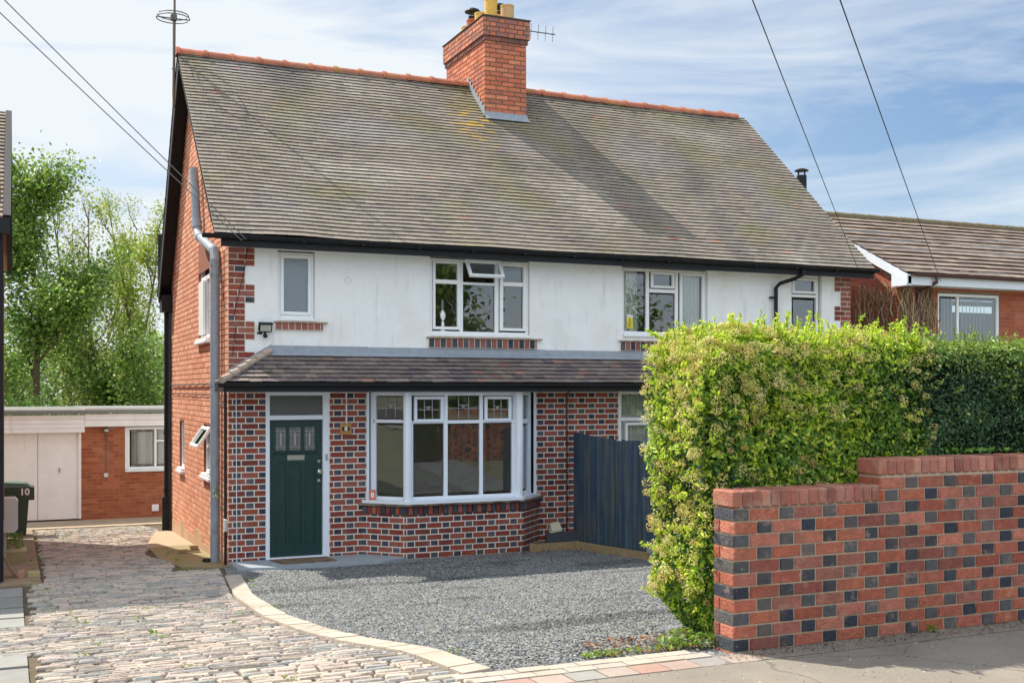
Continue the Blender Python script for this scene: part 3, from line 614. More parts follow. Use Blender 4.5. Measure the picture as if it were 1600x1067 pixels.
# hip tiles and lead flashing
mb = MB(); a = Vector((PX0-.03, PY-.02, PZ+.01)); b = Vector((.61, 0, PT+.02))
for i in range(6):
    p = a.lerp(b, i/6.2); q = a.lerp(b, (i+1)/6.2); mb.tube([p+Vector((0, 0, .022)), q+Vector((0, 0, .004))], [.055, .046], 8, jit(lin(176, 158, 142), .1))
mb.build('hip_tiles', M_porch, proof)
mb = MB(); x = .58
while x < 10.98:
    L_ = min(1.45, 11.0-x); zt = PT+.085+random.uniform(-.006, .006); mb.mesh([(x, -.012, zt), (x+L_-.004, -.012, zt), (x+L_-.004, -.014, PT+.01), (x, -.014, PT+.01), (x+L_-.004, -.15, PT-.055), (x, -.15, PT-.055)], [(0, 1, 2, 3), (3, 2, 4, 5)]); x += L_
A, B = (-.02, 2.61), (.60, 3.02)
mb.mesh([(A[0], -.018, A[1]-.02), (B[0], -.018, B[1]-.02), (B[0], -.018, B[1]+.05), (A[0], -.018, A[1]+.09), (.63, -.09, 2.98), (.05, -.12, 2.64)], [(0, 1, 2, 3), (0, 1, 4, 5)])
mb.build('lead_flashing', M_lead, proof)
mb = MB(); gutter(mb, -.27, 11.25, PY-.05, PZ-.012, .052); mb.box((-.19, PY-.002, PZ-.125), (11.2, PY+.024, PZ-.002))
mb.box((-.19, PY+.024, PZ-.125), (-.165, -.01, PZ-.002))
mb.build('lean_to_gutter', M_black, H)
mb = MB(); mb.box((-.16, PY+.024, PZ-.118), (11.2, -.006, PZ-.10)); mb.build('lean_to_soffit', M_wframe, H)

# windows ------------------------------------------------------------------
def window(parent, W, s0, s1, z0, z1, n=-.07, fw=.06, lights=(), d=.06, m=None, glass=None, sill=True, name='window', vfr=None):
    """lights: list of (a,b,c,d, sash) in wall coordinates; the frame is the rest"""
    m = m or M_white; glass = glass or M_glass
    mb = MB(); ss = sorted({s0, s1, *[l[0] for l in lights], *[l[1] for l in lights]})
    hl = [l[:4] for l in lights]
    # outer frame
    W.box(mb, s0, s0+fw, z0, z1, n-d, n, bev=.006); W.box(mb, s1-fw, s1, z0, z1, n-d, n, bev=.006); W.box(mb, s0+fw, s1-fw, z1-fw, z1, n-d, n-.001, bev=.006); W.box(mb, s0+fw, s1-fw, z0, z0+fw, n-d, n-.001, bev=.006)
    if vfr:
        for (a, b, c, e) in vfr: W.box(mb, a, b, c, e, n-d+.002, n-.003, bev=.005)
    if sill: W.box(mb, s0-.0, s1+.0, z0-.045, z0-.002, n-d, n+.09, bev=.008)
    f = mb.build(name, m, parent)
    for (a, b, c, e, sash) in lights:
        if sash:
            q = MB(); t = .045
            for (A_, B_, C_, E_) in ((a-t, a, c-t, e+t), (b, b+t, c-t, e+t), (a, b, e, e+t), (a, b, c-t, c)): W.box(q, A_, B_, C_, E_, n-.03, n+.022, bev=.007)
            q.build('sash', m, f)
        g = MB(); g.poly([W.p(a-.005, n-.03, c-.005), W.p(b+.005, n-.03, c-.005), W.p(b+.005, n-.03, e+.005), W.p(a-.005, n-.03, e+.005)]); g.build('pane', glass, f)
    return f
# small first floor window with obscured glass
f = window(H, F0, .70, 1.23, 3.45, 4.40, n=-.05, fw=.05, lights=[(.79, 1.145, 3.545, 4.315, 1)], glass=M_frost)
def creasing(name, a, b, z):
    q = MB(); x = a-.03
    while x < b+.03: F0.box(q, x, x+.085, z, z+.022+random.uniform(-.003, .003), -.06, .075+random.uniform(-.006, .006), jit(lin(170, 150, 128), .12), .004); x += .087
    return q.build('tile_sill', M_porch, H)
creasing('tile_sill', .66, 1.34, 3.38); creasing('tile_sill', 2.97, 4.76, 3.20); creasing('tile_sill', 6.27, 8.05, 3.205)
# middle window: three lights over three
f = window(H, F0, 3.01, 4.655, 3.27, 4.42, n=-.045, fw=.045, vfr=[(3.50, 3.555, 3.315, 4.375), (4.085, 4.15, 3.315, 4.375), (3.555, 4.085, 4.035, 4.075)],
           lights=[(3.105, 3.455, 3.385, 4.03, 0), (3.105, 3.455, 4.115, 4.345, 0), (3.575, 4.065, 3.33, 4.03, 0), (4.225, 4.56, 3.385, 4.03, 0), (4.225, 4.56, 4.10, 4.345, 0)])
for (A_, B_, C_, D_) in ((3.06, 3.10, 3.46, 3.50), (4.165, 4.22, 4.565, 4.61)):
    q = MB(); F0.box(q, A_, B_, 3.34, 4.385, -.08, -.028, bev=.006); F0.box(q, C_, D_, 3.34, 4.385, -.08, -.028, bev=.006)
    for (c, e) in ((3.34, 3.383), (4.345, 4.385), (4.035, 4.10)): F0.box(q, B_, C_, c, e, -.08, -.0285, bev=.006)
    q.build('casement', M_white, f)
# open top vent of the middle window: hinged at its head, swung outwards
ang = math.radians(36); VW = Matrix.Translation((3.56, 0, 4.395)) @ Matrix.Rotation(-ang, 4, 'X')
q = MB(); hh = .335; ww = .58
for (a, b, c, e) in ((0, .05, -hh, 0), (ww-.05, ww, -hh, 0), (.05, ww-.05, -.05, 0), (.05, ww-.05, -hh, -hh+.05)): q.box((a, -.045, c), (b, 0, e), M=VW, bev=.006)
v = q.build('vent_sash', M_white, f); q = MB(); q.poly([VW @ Vector(p) for p in ((.05, -.02, -hh+.05), (ww-.05, -.02, -hh+.05), (ww-.05, -.02, -.05), (.05, -.02, -.05))]); q.build('pane', M_glass, f)
# neighbour's first floor window
f = window(H, F0, 6.33, 7.965, 3.33, 4.42, n=-.05, fw=.05, vfr=[(6.80, 6.86, 3.38, 4.37), (7.36, 7.42, 3.38, 4.37), (6.86, 7.36, 4.03, 4.09)],
           lights=[(6.44, 6.76, 3.42, 4.33, 0), (6.89, 7.33, 3.40, 4.0, 0), (6.93, 7.29, 4.15, 4.33, 1), (7.49, 7.88, 3.42, 4.33, 1)])
f2 = window(H, F0, 9.70, 10.33, 3.33, 4.44, n=-.05, fw=.05, vfr=[(9.75, 10.28, 4.05, 4.10)], lights=[(9.80, 10.23, 4.16, 4.34, 1), (9.80, 10.23, 3.40, 4.0, 0)])
# neighbour's ground floor window
f3 = window(H, F0, 6.26, 8.88, .85, 2.41, n=-.03, fw=.06, vfr=[(6.9, 6.96, .91, 2.35), (7.6, 7.66, .91, 2.35), (6.32, 8.82, 1.91, 1.97)], lights=[(6.35, 6.87, 2.0, 2.33, 0), (6.43, 6.82, .99, 1.84, 1), (6.99, 7.57, 2.0, 2.33, 0), (6.99, 7.57, .95, 1.88, 0), (7.69, 8.79, .95, 1.88, 0), (7.69, 8.79, 2.0, 2.33, 0)])
# bay window
def bayseg(W, L_, lights, sashes=()):
    return window(H, W, 0, L_, .80, 2.385, n=-.055, fw=.05, lights=lights, vfr=sashes, sill=False, d=.07, m=M_wframe, name='bay_window')
BLw = Wall((2.03, -.02, 0), (.7071, -.7071), (-.7071, -.7071)); BFw = Wall((2.49, -.48, 0), (1, 0), (0, -1)); BRw = Wall((4.27, -.48, 0), (.7071, .7071), (.7071, -.7071))
b1 = bayseg(BLw, .65, [(.10, .565, .90, 1.90, 0), (.10, .565, 2.01, 2.31, 0)], [(.05, .60, 1.935, 1.985), (.05, .09, .85, 2.335), (.575, .60, .85, 2.335)])
b2 = bayseg(BFw, 1.78, [(.115, .56, .90, 1.90, 0), (.66, 1.13, .90, 1.90, 0), (1.22, 1.65, .90, 1.90, 0), (.155, .525, 1.99, 2.28, 1), (.655, 1.135, 1.985, 2.32, 0), (1.27, 1.62, 1.99, 2.28, 1)],
            [(.58, .64, .85, 2.335), (1.15, 1.205, .85, 2.335), (.05, .58, 1.925, 1.965), (.64, 1.15, 1.92, 1.97), (1.205, 1.73, 1.925, 1.965), (.05, .10, .85, 1.925), (1.68, 1.73, .85, 1.925)])
b3 = bayseg(BRw, .65, [(.10, .54, .90, 1.86, 0), (.10, .54, 2.0, 2.31, 0)], [(.05, .60, 1.90, 1.975), (.05, .09, .85, 2.335), (.56, .60, .85, 2.335)])
q = MB()
for c in ((2.49, -.475), (4.27, -.475)): q = MB(); q.tube([(c[0], c[1]+.02, .80), (c[0], c[1]+.02, 2.385)], .062, 10); q.build('corner_post', M_wframe, b2)
for xa in (2.0, 4.72): q = MB(); q.box((xa, -.03, .8), (xa+.04, .1, 2.38)); q.build('wall_post', M_wframe, b2)
q = MB(); pp = [(1.93, .0), (2.45, -.545), (4.31, -.545), (4.85, .0), (4.7, .1), (4.2, -.34), (2.56, -.34), (2.1, .1)]
V = [(x, y, .757) for x, y in pp]+[(x, y, .80) for x, y in pp]; q.mesh(V, [tuple(range(8, 16)), tuple(range(8))[::-1]]+[(k, (k+1) % 8, 8+(k+1) % 8, 8+k) for k in range(8)])
q.build('bay_sill', M_wframe, b2)
q = MB(); pp = [(1.88, .0), (2.44, -.565), (4.32, -.565), (4.90, .0), (4.7, .1), (4.2, -.34), (2.56, -.34), (2.1, .1)]
V = [(x, y, .722+.01*(k in (1, 2))) for k, (x, y) in enumerate(pp)]+[(x, y, .757) for x, y in pp]; q.mesh(V, [tuple(range(8, 16)), tuple(range(8))[::-1]]+[(k, (k+1) % 8, 8+(k+1) % 8, 8+k) for k in range(8)], (1, 1, 1))
q.build('stone_sill', mat('stained_stone', lin(128, 116, 100), .9, var=.3, vscale=8, bump=.5, dirt=[((.02, .02, .018), 5, .45, .6, .8)]), b2)
q = MB(); q.mesh([(2.03, 0, 2.388), (2.47, -.50, 2.388), (4.29, -.50, 2.388), (4.74, 0, 2.388), (2.03, 0, 2.40), (2.47, -.50, 2.40), (4.29, -.50, 2.40), (4.74, 0, 2.40)], [(0, 1, 2, 3), (4, 5, 6, 7), (0, 1, 5, 4), (1, 2, 6, 5), (2, 3, 7, 6)]); q.build('bay_head', M_wframe, b2)
# leaded cames
def lead(W, a, b, c, e, par, col=(.55, .57, .6), n=-.075):
    q = MB(); r = .0045
    for s in (a+(b-a)*.333, a+(b-a)*.667): W.box(q, s-r, s+r, c, e, n-.005, n+.004)
    zz = c+(e-c)*.48; W.box(q, a, b, zz-r, zz+r, n-.004, n+.005)
    zz = c+(e-c)*.62; W.box(q, a+(b-a)*.333, a+(b-a)*.667, zz-r, zz+r, n-.004, n+.005); W.box(q, (a+b)/2-.018, (a+b)/2+.018, zz-.03, zz, n-.004, n+.003)
    q.build('leading', mat_lead, par)
mat_lead = mat('lead_came', (.35, .36, .38), .5, metal=.3)
for (W, lst, par) in ((BLw, [(.10, .565, 2.01, 2.31)], b1), (BFw, [(.155, .525, 1.99, 2.28), (.655, 1.135, 1.985, 2.32), (1.27, 1.62, 1.99, 2.28)], b2), (BRw, [(.10, .54, 2.0, 2.31)], b3)):
    for l in lst: lead(W, *l, par)
# side windows
window(H, SD, 4.52, 5.10, 1.03, 1.84, n=-.03, fw=.05, lights=[(4.60, 5.02, 1.11, 1.76, 0)])
fs = window(H, SD, 1.38, 2.23, 1.12, 1.86, n=-.03, fw=.05, vfr=[(1.43, 2.18, 1.50, 1.55)], lights=[(1.46, 2.15, 1.20, 1.48, 0)])
VS = Matrix.Translation((-.0, 2.19, 1.83)) @ Matrix.Rotation(math.radians(34), 4, 'Y') @ Matrix.Rotation(math.radians(-90), 4, 'Z')
q = MB()
for (a, b, c, e) in ((0, .05, -.36, 0), (.72, .77, -.36, 0), (.05, .72, -.05, 0), (.05, .72, -.36, -.31)): q.box((a, -.045, c), (b, 0, e), M=VS, bev=.005)
q.build('vent_sash', M_white, fs); q = MB(); q.poly([VS @ Vector(p) for p in ((.05, -.02, -.31), (.72, -.02, -.31), (.72, -.02, -.05), (.05, -.02, -.05))]); q.build('pane', M_glass, fs)
fu = window(H, SD, 1.68, 2.78, 3.24, 4.72, n=-.03, fw=.055, vfr=[(2.20, 2.25, 3.3, 4.2), (1.735, 2.725, 4.16, 4.24)], lights=[(1.77, 2.17, 3.33, 4.12, 0), (1.77, 2.70, 4.28, 4.63, 0)])
q = MB(); SD.box(q, 2.25, 2.74, 3.30, 4.16, -.03, .012, bev=.006); q.build('casement', M_white, fu)
for (a, b, z) in ((4.46, 5.16, .985), (1.32, 2.29, 1.075), (1.62, 2.84, 3.195)): q = MB(); SD.box(q, a, b, z-.05, z+.0, -.05, .075, bev=.008); q.build('side_sill', M_wframe, H)
# front door
DN = -.06
q = MB()
for (a, b, c, e) in ((.52, .582, -.02, 2.395), (1.355, 1.45, -.02, 2.395), (.582, 1.355, 2.34, 2.395), (.582, 1.355, 1.99, 2.055)): F0.box(q, a, b, c, e, -.12, .004, bev=.006)
F0.box(q, .58, 1.36, -.02, .022, -.12, .03, bev=.006)
df = q.build('door_frame', M_wframe, H)
q = MB(); q.poly([F0.p(.582, -.05, 2.05), F0.p(1.355, -.05, 2.05), F0.p(1.355, -.05, 2.345), F0.p(.582, -.05, 2.345)]); q.build('fanlight_pane', glassmat('fanlight_glass', base=(.055, .05, .042), rough=.12, refl=.9), df)
q = MB(); x0, x1 = .587, 1.350; zb, zt = .028, 1.985
gl = [(.675, .835), (.872, 1.052), (1.095, 1.255)]; zg0, zg1 = 1.545, 1.885
F0.box(q, x0, .675, zb, zt, -.11, DN); F0.box(q, 1.255, x1, zb, zt, -.11, DN)
F0.box(q, .675, 1.255, zg1, zt, -.11, DN); F0.box(q, .675, 1.255, 1.37, zg0, -.11, DN); F0.box(q, .675, 1.255, zb, .20, -.11, DN)
for a, b in ((.835, .872), (1.052, 1.095)): F0.box(q, a, b, zg0, zg1, -.11, DN)
for a, b in ((.835, .872), (1.052, 1.095)): F0.box(q, a, b, .20, 1.37, -.11, DN)
for a, b in gl:
    F0.box(q, a, b, .20, 1.37, -.11, DN-.018)
    F0.box(q, a+.004, b-.004, .20, .215, DN-.018, DN-.003, bev=.003)
    for (c, e) in ((a, a+.012), (b-.012, b)): F0.box(q, c, e, .216, 1.369, DN-.018, DN-.008)
    F0.box(q, a+.012, b-.012, 1.355, 1.369, DN-.018, DN-.006)
F0.box(q, .655, 1.275, 1.50, 1.53, DN, DN+.022, bev=.006)
dr = q.build('front_door', M_door, H)
for a, b in gl:
    q = MB(); q.poly([F0.p(a, -.085, zg0), F0.p(b, -.085, zg0), F0.p(b, -.085, zg1), F0.p(a, -.085, zg1)]); q.build('door_pane', glassmat('door_glass', base=(.09, .10, .075), rough=.1, refl=1.2), dr)
    q = MB()
    for s in (a+.03, b-.03): F0.box(q, s-.003, s+.003, zg0, zg1, -.085, -.079)
    for z in (zg0+.05, zg1-.06, zg1-.12): F0.box(q, a, b, z-.003, z+.003, -.085, -.0785)
    F0.box(q, (a+b)/2-.012, (a+b)/2+.012, zg0+.07, zg1-.08, -.085, -.080); q.build('leading', mat_lead, dr)
q = MB(); F0.box(q, .845, 1.095, 1.405, 1.485, DN, DN+.012, bev=.004); F0.box(q, .87, 1.07, 1.42, 1.47, DN+.012, DN+.018, bev=.003); q.build('letter_plate', mat('brushed_steel', (.6, .6, .58), .3, metal=1), dr)
q = MB()
for (z, r_) in ((1.385, .024), (1.105, .022)): q.tube([F0.p(1.305, DN, z), F0.p(1.305, DN+.012, z)], r_, 14)
q.tube([F0.p(1.315, DN, 1.235), F0.p(1.315, DN+.01, 1.235), F0.p(1.315, DN+.012, 1.235), F0.p(1.315, DN+.03, 1.235), F0.p(1.315, DN+.045, 1.235), F0.p(1.315, DN+.065, 1.235), F0.p(1.315, DN+.075, 1.235)], [.035, .035, .014, .016, .034, .036, .022], 16)
q.build('door_knob', M_chrome, dr)
q = MB(); F0.box(q, 1.385, 1.42, 1.40, 1.49, .004, .022, bev=.004); q.build('doorbell', mat('bell_grey', (.35, .37, .4), .4), df)

# chimney ------------------------------------------------------------------
CX0, CX1, CY0, CY1, CT = 5.02, 5.83, 2.72, 4.70, 9.16
cb = lambda w_, k, s, z: jit(random.choice([lin(206, 122, 90), lin(194, 112, 84), lin(212, 134, 102), lin(176, 108, 90)]), .11)
cd = lambda w_, k, s, z: jit(random.choice([lin(120, 84, 80), lin(140, 88, 78)]), .12)
q = MB()
CF = Wall((CX0, CY0, 0), (1, 0), (0, -1)); CL = Wall((CX0, CY1, 0), (0, -1), (-1, 0)); CR = Wall((CX1, CY0, 0), (0, 1), (1, 0)); CB = Wall((CX1, CY1, 0), (-1, 0), (0, 1))
for Wc, L_ in ((CF, CX1-CX0), (CL, CY1-CY0), (CR, CY1-CY0), (CB, CX1-CX0)):
    bricks(q, Wc, L_, 6.6, 8.73, .0835, redf=cb, headf=cb, proud=.006, phase=.1, bond='stretcher' if L_ < 1 else 'flemish')
    bricks(q, Wc, L_+.03, 8.73, 8.81, .0835, redf=cd, headf=cd, proud=.03, s0=-.03, bond='dent' if 0 else 'flemish')
    bricks(q, Wc, L_+.055, 8.812, 9.15, .0835, redf=lambda *a: jit(random.choice([lin(184, 116, 96), lin(160, 108, 98), lin(196, 128, 100)]), .1), headf=cb, proud=.058, s0=-.055, phase=.13, inset=.003)
ch = q.build('chimney', M_sidebrick, H)
q = MB(); mo = lin(110, 90, 78); q.box((CX0, CY0, 6.4), (CX1, CY1, 8.80), mo); q.box((CX0-.025, CY0-.025, 8.725), (CX1+.025, CY1+.025, 8.81), mo); q.box((CX0-.053, CY0-.053, 8.81), (CX1+.053, CY1+.053, 9.155), mo)
q.box((CX0-.075, CY0-.075, 9.155), (CX1+.075, CY1+.075, 9.175), lin(96, 84, 74), bev=.005)
q.build('chimney_core', mat('chimney_mortar', attr=True, rough=.95, var=.2, vscale=12, bump=.4), ch)
pc = [((5.22, 2.93), .118, .40, lin(226, 180, 84)), ((5.60, 3.05), .125, .37, lin(206, 170, 120)), ((5.20, 3.38), .11, .28, lin(220, 178, 96)), ((5.60, 3.42), .11, .30, lin(200, 160, 110)), ((5.20, 3.78), .115, .27, lin(190, 98, 66)), ((5.22, 4.15), .10, .25, lin(214, 176, 110)), ((5.24, 4.50), .10, .20, lin(206, 170, 90))]
for (x, y), r_, h_, c_ in pc:
    q = MB(); z0 = 9.15; q.lathe((x, y, z0), [(r_*1.05, 0), (r_, .03), (r_*.98, h_-.04), (r_*1.03, h_-.03), (r_*1.03, h_), (r_*.85, h_), (r_*.8, h_-.15)], 18, c_); q.build('chimney_pot', M_pot, ch)
for (x, y, z0) in ((5.20, 3.78, 9.42), (5.60, 3.42, 9.45)):
    q = MB(); q.lathe((x, y, z0), [(.08, 0), (.08, .07), (.075, .07), (.07, 0)], 12)
    for k in range(4): a = k*math.pi/2; q.tube([(x+.07*math.cos(a), y+.07*math.sin(a), z0+.05), (x+.07*math.cos(a), y+.07*math.sin(a), z0+.15)], .006, 5)
    q.lathe((x, y, z0+.15), [(.15, 0), (.152, .012), (.12, .05), (.05, .08), (.01, .085)], 16); q.build('cowl', M_black, ch)
# stepped lead soakers at the chimney foot
q = MB(); zf = EZ+(CY0-.03-EY)*(RZ-EZ)/(RY-EY)
q.mesh([(CX0-.02, CY0-.02, zf+.12), (CX1+.02, CY0-.02, zf+.12), (CX1+.02, CY0-.024, zf+.07), (CX0-.02, CY0-.024, zf+.07), (CX1+.04, CY0-.13, zf-.035), (CX0-.03, CY0-.13, zf-.035)], [(0, 1, 2, 3), (3, 2, 4, 5)])
for s_ in (CX0-.02, CX1+.02):
    y = CY0-.02
    for k in range(9):
        za = EZ+(y-EY)*(RZ-EZ)/(RY-EY); y2 = min(y+.11, RY+.05); zb_ = EZ+(y2-EY)*(RZ-EZ)/(RY-EY)
        q.mesh([(s_, y, za-.02), (s_, y2, zb_-.02), (s_, y2, zb_+.13), (s_, y, zb_+.13)], [(0, 1, 2, 3)]); y = y2
        if y >= RY: break
q.build('lead_soakers', M_lead, ch)

# pipes --------------------------------------------------------------------
q = MB(); px = -.085
q.tube([(px, .62, -.12), (px, .62, 4.32), (px, .68, 4.44), (px-.015, 2.10, 4.84), (px-.02, 2.22, 4.92), (px-.02, 2.28, 5.04), (px-.03, 2.55, 5.97)], .068, 16)
for z in (2.52, 4.25, 4.12): q.tube([(px, .62, z-.035), (px, .62, z+.035)], .077, 16)
q.tube([(px-.02, 2.25, 4.98), (px-.02, 2.30, 5.10)], .077, 16); q.tube([(px-.013, 1.9, 4.785), (px-.015, 2.05, 4.825)], .077, 16); q.tube([(px, .72, 4.45), (px, .82, 4.485)], .077, 16)
for z in (4.02, 2.2, .7): q.box((px, .57, z), (.0, .67, z+.03))
q.build('soil_pipe', M_pipegrey, H)
q = MB(); q.tube([(-.07, 6.42, -.30), (-.07, 6.42, .45), (-.07, 6.42, 4.10), (-.07, 6.5, 4.2), (-.08, 7.1, 4.45), (-.10, 7.2, 4.6), (-.10, 7.2, 5.5)], .058, 12)
for z in (.5, 1.6, 2.4, 4.0): q.tube([(-.07, 6.42, z-.03), (-.07, 6.42, z+.03)], .068, 12)
q.box((-.16, 6.36, -.32), (-.02, 6.50, .38), bev=.02); q.tube([(-.03, 6.20, -.3), (-.03, 6.2, 3.9)], .016, 6)
q.build('drainpipe', M_black, H)
q = MB(); q.tube([(9.62, EY-.05, 4.48), (9.62, EY-.05, 4.40), (9.55, -.28, 4.33), (9.38, -.10, 4.26), (9.32, -.07, 4.18), (9.32, -.07, 2.95)], .034, 10); q.box((9.22, -.08, 4.0), (9.32, 0, 4.03))
q.build('downpipe', M_black, H)
q = MB(); q.tube([(-.02, .12, -.05), (-.022, .11, 1.2), (-.02, .13, 2.45)], .022, 7); q.tube([(-.02, .22, .4), (-.02, .24, 4.4)], .006, 5)
for z in (2.50, 2.35): q.tube([(-.03, .55+i*.37, z-.03*math.sin(i*math.pi/1.0+.5)*(i % 2)) for i in range(16)], .012 if z > 2.4 else .006, 5)
q.tube([(-.05, .3, 4.05), (-.03, .14, 3.6), (.1, -.03, 3.3), (.05, -.03, 2.9)], .005, 5)
q.tube([(.27, -.02, 4.45), (.22, -.02, 4.1), (.12, -.02, 3.7), (.06, -.02, 3.4)], .005, 5)
q.build('wall_cable', M_wire, H)
q = MB(); q.tube([(1.70, -.02, 2.40), (1.70, -.02, 1.92)], .008, 6); q.tube([(.115, -.016, -.02), (.11, -.016, 1.2), (.105, -.016, 2.4)], .006, 5); q.build('white_conduit', M_white, H)
q = MB(); q.tube([(5.44, -.10, 2.40), (5.36, -.04, 2.42), (5.30, -.03, 2.36), (5.30, -.03, .12)], .011, 6); q.tube([(5.44, -.1, 2.40), (5.55, -.2, 2.41), (5.62, -.24, 2.44)], .006, 5); q.build('party_cable', M_wire, H)
rebase(H, (5.5, 3, -.05))

# curtains and things in the windows
def curtain(x0, x1, z0, z1, y, col, lab, group=None):
    q = MB(); n_ = int((x1-x0)/.012); V = []; 
    for i in range(n_+1):
        x = x0+(x1-x0)*i/n_; yy_ = y+.022*math.sin(x*95)+.012*math.sin(x*41)
        V += [(x, yy_, z0), (x+.01*math.sin(x*9), yy_, z1)]
    q.mesh(V, [(2*i, 2*i+2, 2*i+3, 2*i+1) for i in range(n_)], col); o = q.build('curtain', M_cloth, None, True); return tag(o, lab, 'curtain', group)
curtain(6.36, 6.66, 3.3, 4.42, .13, (1, 1, 1), 'pale grey pleated curtain at the left side of the upper window with the yellow sticker', 'curtains of the right hand house')
curtain(7.50, 7.95, 3.3, 4.42, .13, (1, 1, 1), 'pale grey pleated curtain at the right side of the upper window above the hedge end', 'curtains of the right hand house')
curtain(6.33, 7.6, .85, 2.40, .12, (1, 1, 1), 'pale pleated net curtain in the ground floor window behind the blue fence', 'curtains of the right hand house')
q = MB(); q.lathe((3.235, .10, 3.30), [(.045, 0), (.05, .02), (.02, .06), (.035, .10), (.03, .16), (.022, .17), (.045, .22), (.05, .27), (.025, .33), (.016, .36), (.02, .47), (.012, .50)], 14)
tag(q.build('ornament', mat('white_china', (.8, .8, .78), .2), None, True), 'white china ornament standing inside the upper middle window', 'ornament')
q = MB(); q.box((6.445, .071, 3.43), (6.555, .073, 3.66), lin(240, 225, 60)); q.box((6.445, .069, 3.60), (6.555, .0705, 3.66), (.7, .7, .68))
q.mesh([(6.455, .067, 3.53), (6.545, .067, 3.53), (6.5, .067, 3.62)], [(0, 1, 2)], lin(245, 220, 20)); q.mesh([(6.47, .065, 3.538), (6.53, .065, 3.538), (6.5, .065, 3.598)], [(0, 1, 2)], lin(40, 36, 10)); q.mesh([(6.478, .064, 3.543), (6.522, .064, 3.543), (6.5, .064, 3.585)], [(0, 1, 2)], lin(240, 215, 20)); q.box((6.495, .062, 3.548), (6.506, .063, 3.572), (.02, .02, .01))
for k, z in enumerate((3.515, 3.497, 3.479, 3.461, 3.445)): q.box((6.455+.006*(k % 2), .069, z-.004), (6.54-.008*(k % 3), .070, z+.004), lin(60, 58, 20))
o = q.build('warning_sticker', M_plain); o.location.y = .002; tag(o, 'yellow triangular warning sticker in the lower left corner of an upper window', 'sticker')

# ---------------------------------------------------------------- small things on and by the house
t = thing('floodlight', 'black wall floodlight with motion sensor under the small frosted upper window', 'light')
q = MB(); A = Matrix.Translation((.50, -.10, 3.30)) @ Matrix.Rotation(math.radians(22), 4, 'X'); q.box((-.095, -.02, -.065), (.095, .05, .065), M=A, bev=.012); q.box((-.10, -.035, .055), (.10, .04, .072), M=A, bev=.004); q.build('lamp_housing', M_black, t)
q = MB(); q.box((-.075, -.026, -.045), (.075, -.021, .048), M=A); q.build('lens', mat('lamp_lens', (.42, .44, .40), .25), t)
q = MB(); q.tube([(.50, 0, 3.27), (.50, -.06, 3.25), (.50, -.08, 3.2)], .016, 8); q.box((.40, -.012, 3.21), (.47, -.002, 3.24)); q.lathe((.50, -.085, 3.155), [(.012, 0), (.03, .012), (.034, .035), (.02, .055)], 12); q.build('sensor', M_black, t); rebase(t, (.5, 0, 3.2))
t = thing('house_number_plaque', 'wooden plaque with a black oval and the number 8 beside the front door', 'house number')
q = MB(); F0.box(q, 1.60, 1.775, 1.765, 1.935, .006, .024, bev=.004); q.build('board', mat('oak', lin(176, 130, 70), .6, var=.2, vscale=25), t)
q = MB(); n_ = 24
for rr, rz, nn_, c in ((.068, .048, .027, lin(190, 150, 60)), (.061, .041, .029, (.012, .012, .012))):
    V = [F0.p(1.6875+rr*math.cos(k*2*math.pi/n_), nn_, 1.85+rz*math.sin(k*2*math.pi/n_)) for k in range(n_)]+[F0.p(1.6875+rr*math.cos(k*2*math.pi/n_), .024, 1.85+rz*math.sin(k*2*math.pi/n_)) for k in range(n_)]
    q.mesh(V, [tuple(range(n_))]+[(k, (k+1) % n_, n_+(k+1) % n_, n_+k) for k in range(n_)], c)
q.build('oval', M_plain, t)
TX = lambda x, y, z: Matrix.Translation((x, y, z)) @ Matrix.Rotation(math.radians(90), 4, 'X')
textmesh('8', .095, TX(1.6875, -.031, 1.85), mat('number_white', (.8, .78, .7), .4), 'number', t); rebase(t, (1.6875, 0, 1.76))
t = thing('number_tile', 'small orange tile with a white 8 at the left corner of the bay window', 'house number')
q = MB(); A = Matrix.Translation((2.075, -.075, .80)) @ Matrix.Rotation(math.radians(-12), 4, 'Z') @ Matrix.Rotation(math.radians(-6), 4, 'X'); q.box((-.045, -.006, 0), (.045, .006, .15), lin(205, 110, 80), A, .003); q.build('tile', M_plain, t)
textmesh('8', .10, A @ Matrix.Translation((0, -.009, .068)) @ Matrix.Rotation(math.radians(90), 4, 'X'), M_white, 'number', t); rebase(t, (2.075, -.075, .8))
q = MB(); q.mesh([(.56, -.12, .006), (1.36, -.12, .006), (1.42, -.52, .006), (.66, -.54, .006), (.56, -.12, .022), (1.36, -.12, .022), (1.42, -.52, .022), (.66, -.54, .022)], [(4, 5, 6, 7), (0, 1, 5, 4), (1, 2, 6, 5), (2, 3, 7, 6), (3, 0, 4, 7)])
tag(q.build('doormat', mat('coir', lin(140, 118, 92), 1, var=.35, vscale=60, bump=1, bscale=200, dirt=[(lin(90, 70, 55), 9, .5, .6, .6)])), 'worn brown coir doormat on the step at the front door', 'doormat')
q = MB(); q.box((-.045, .05, .42), (-.0, .16, .60), bev=.01); tag(q.build('junction_box', mat('box_grey', lin(190, 196, 196), .5, var=.1)), 'pale grey electrical box low on the house corner beside the grey pipe', 'junction box')
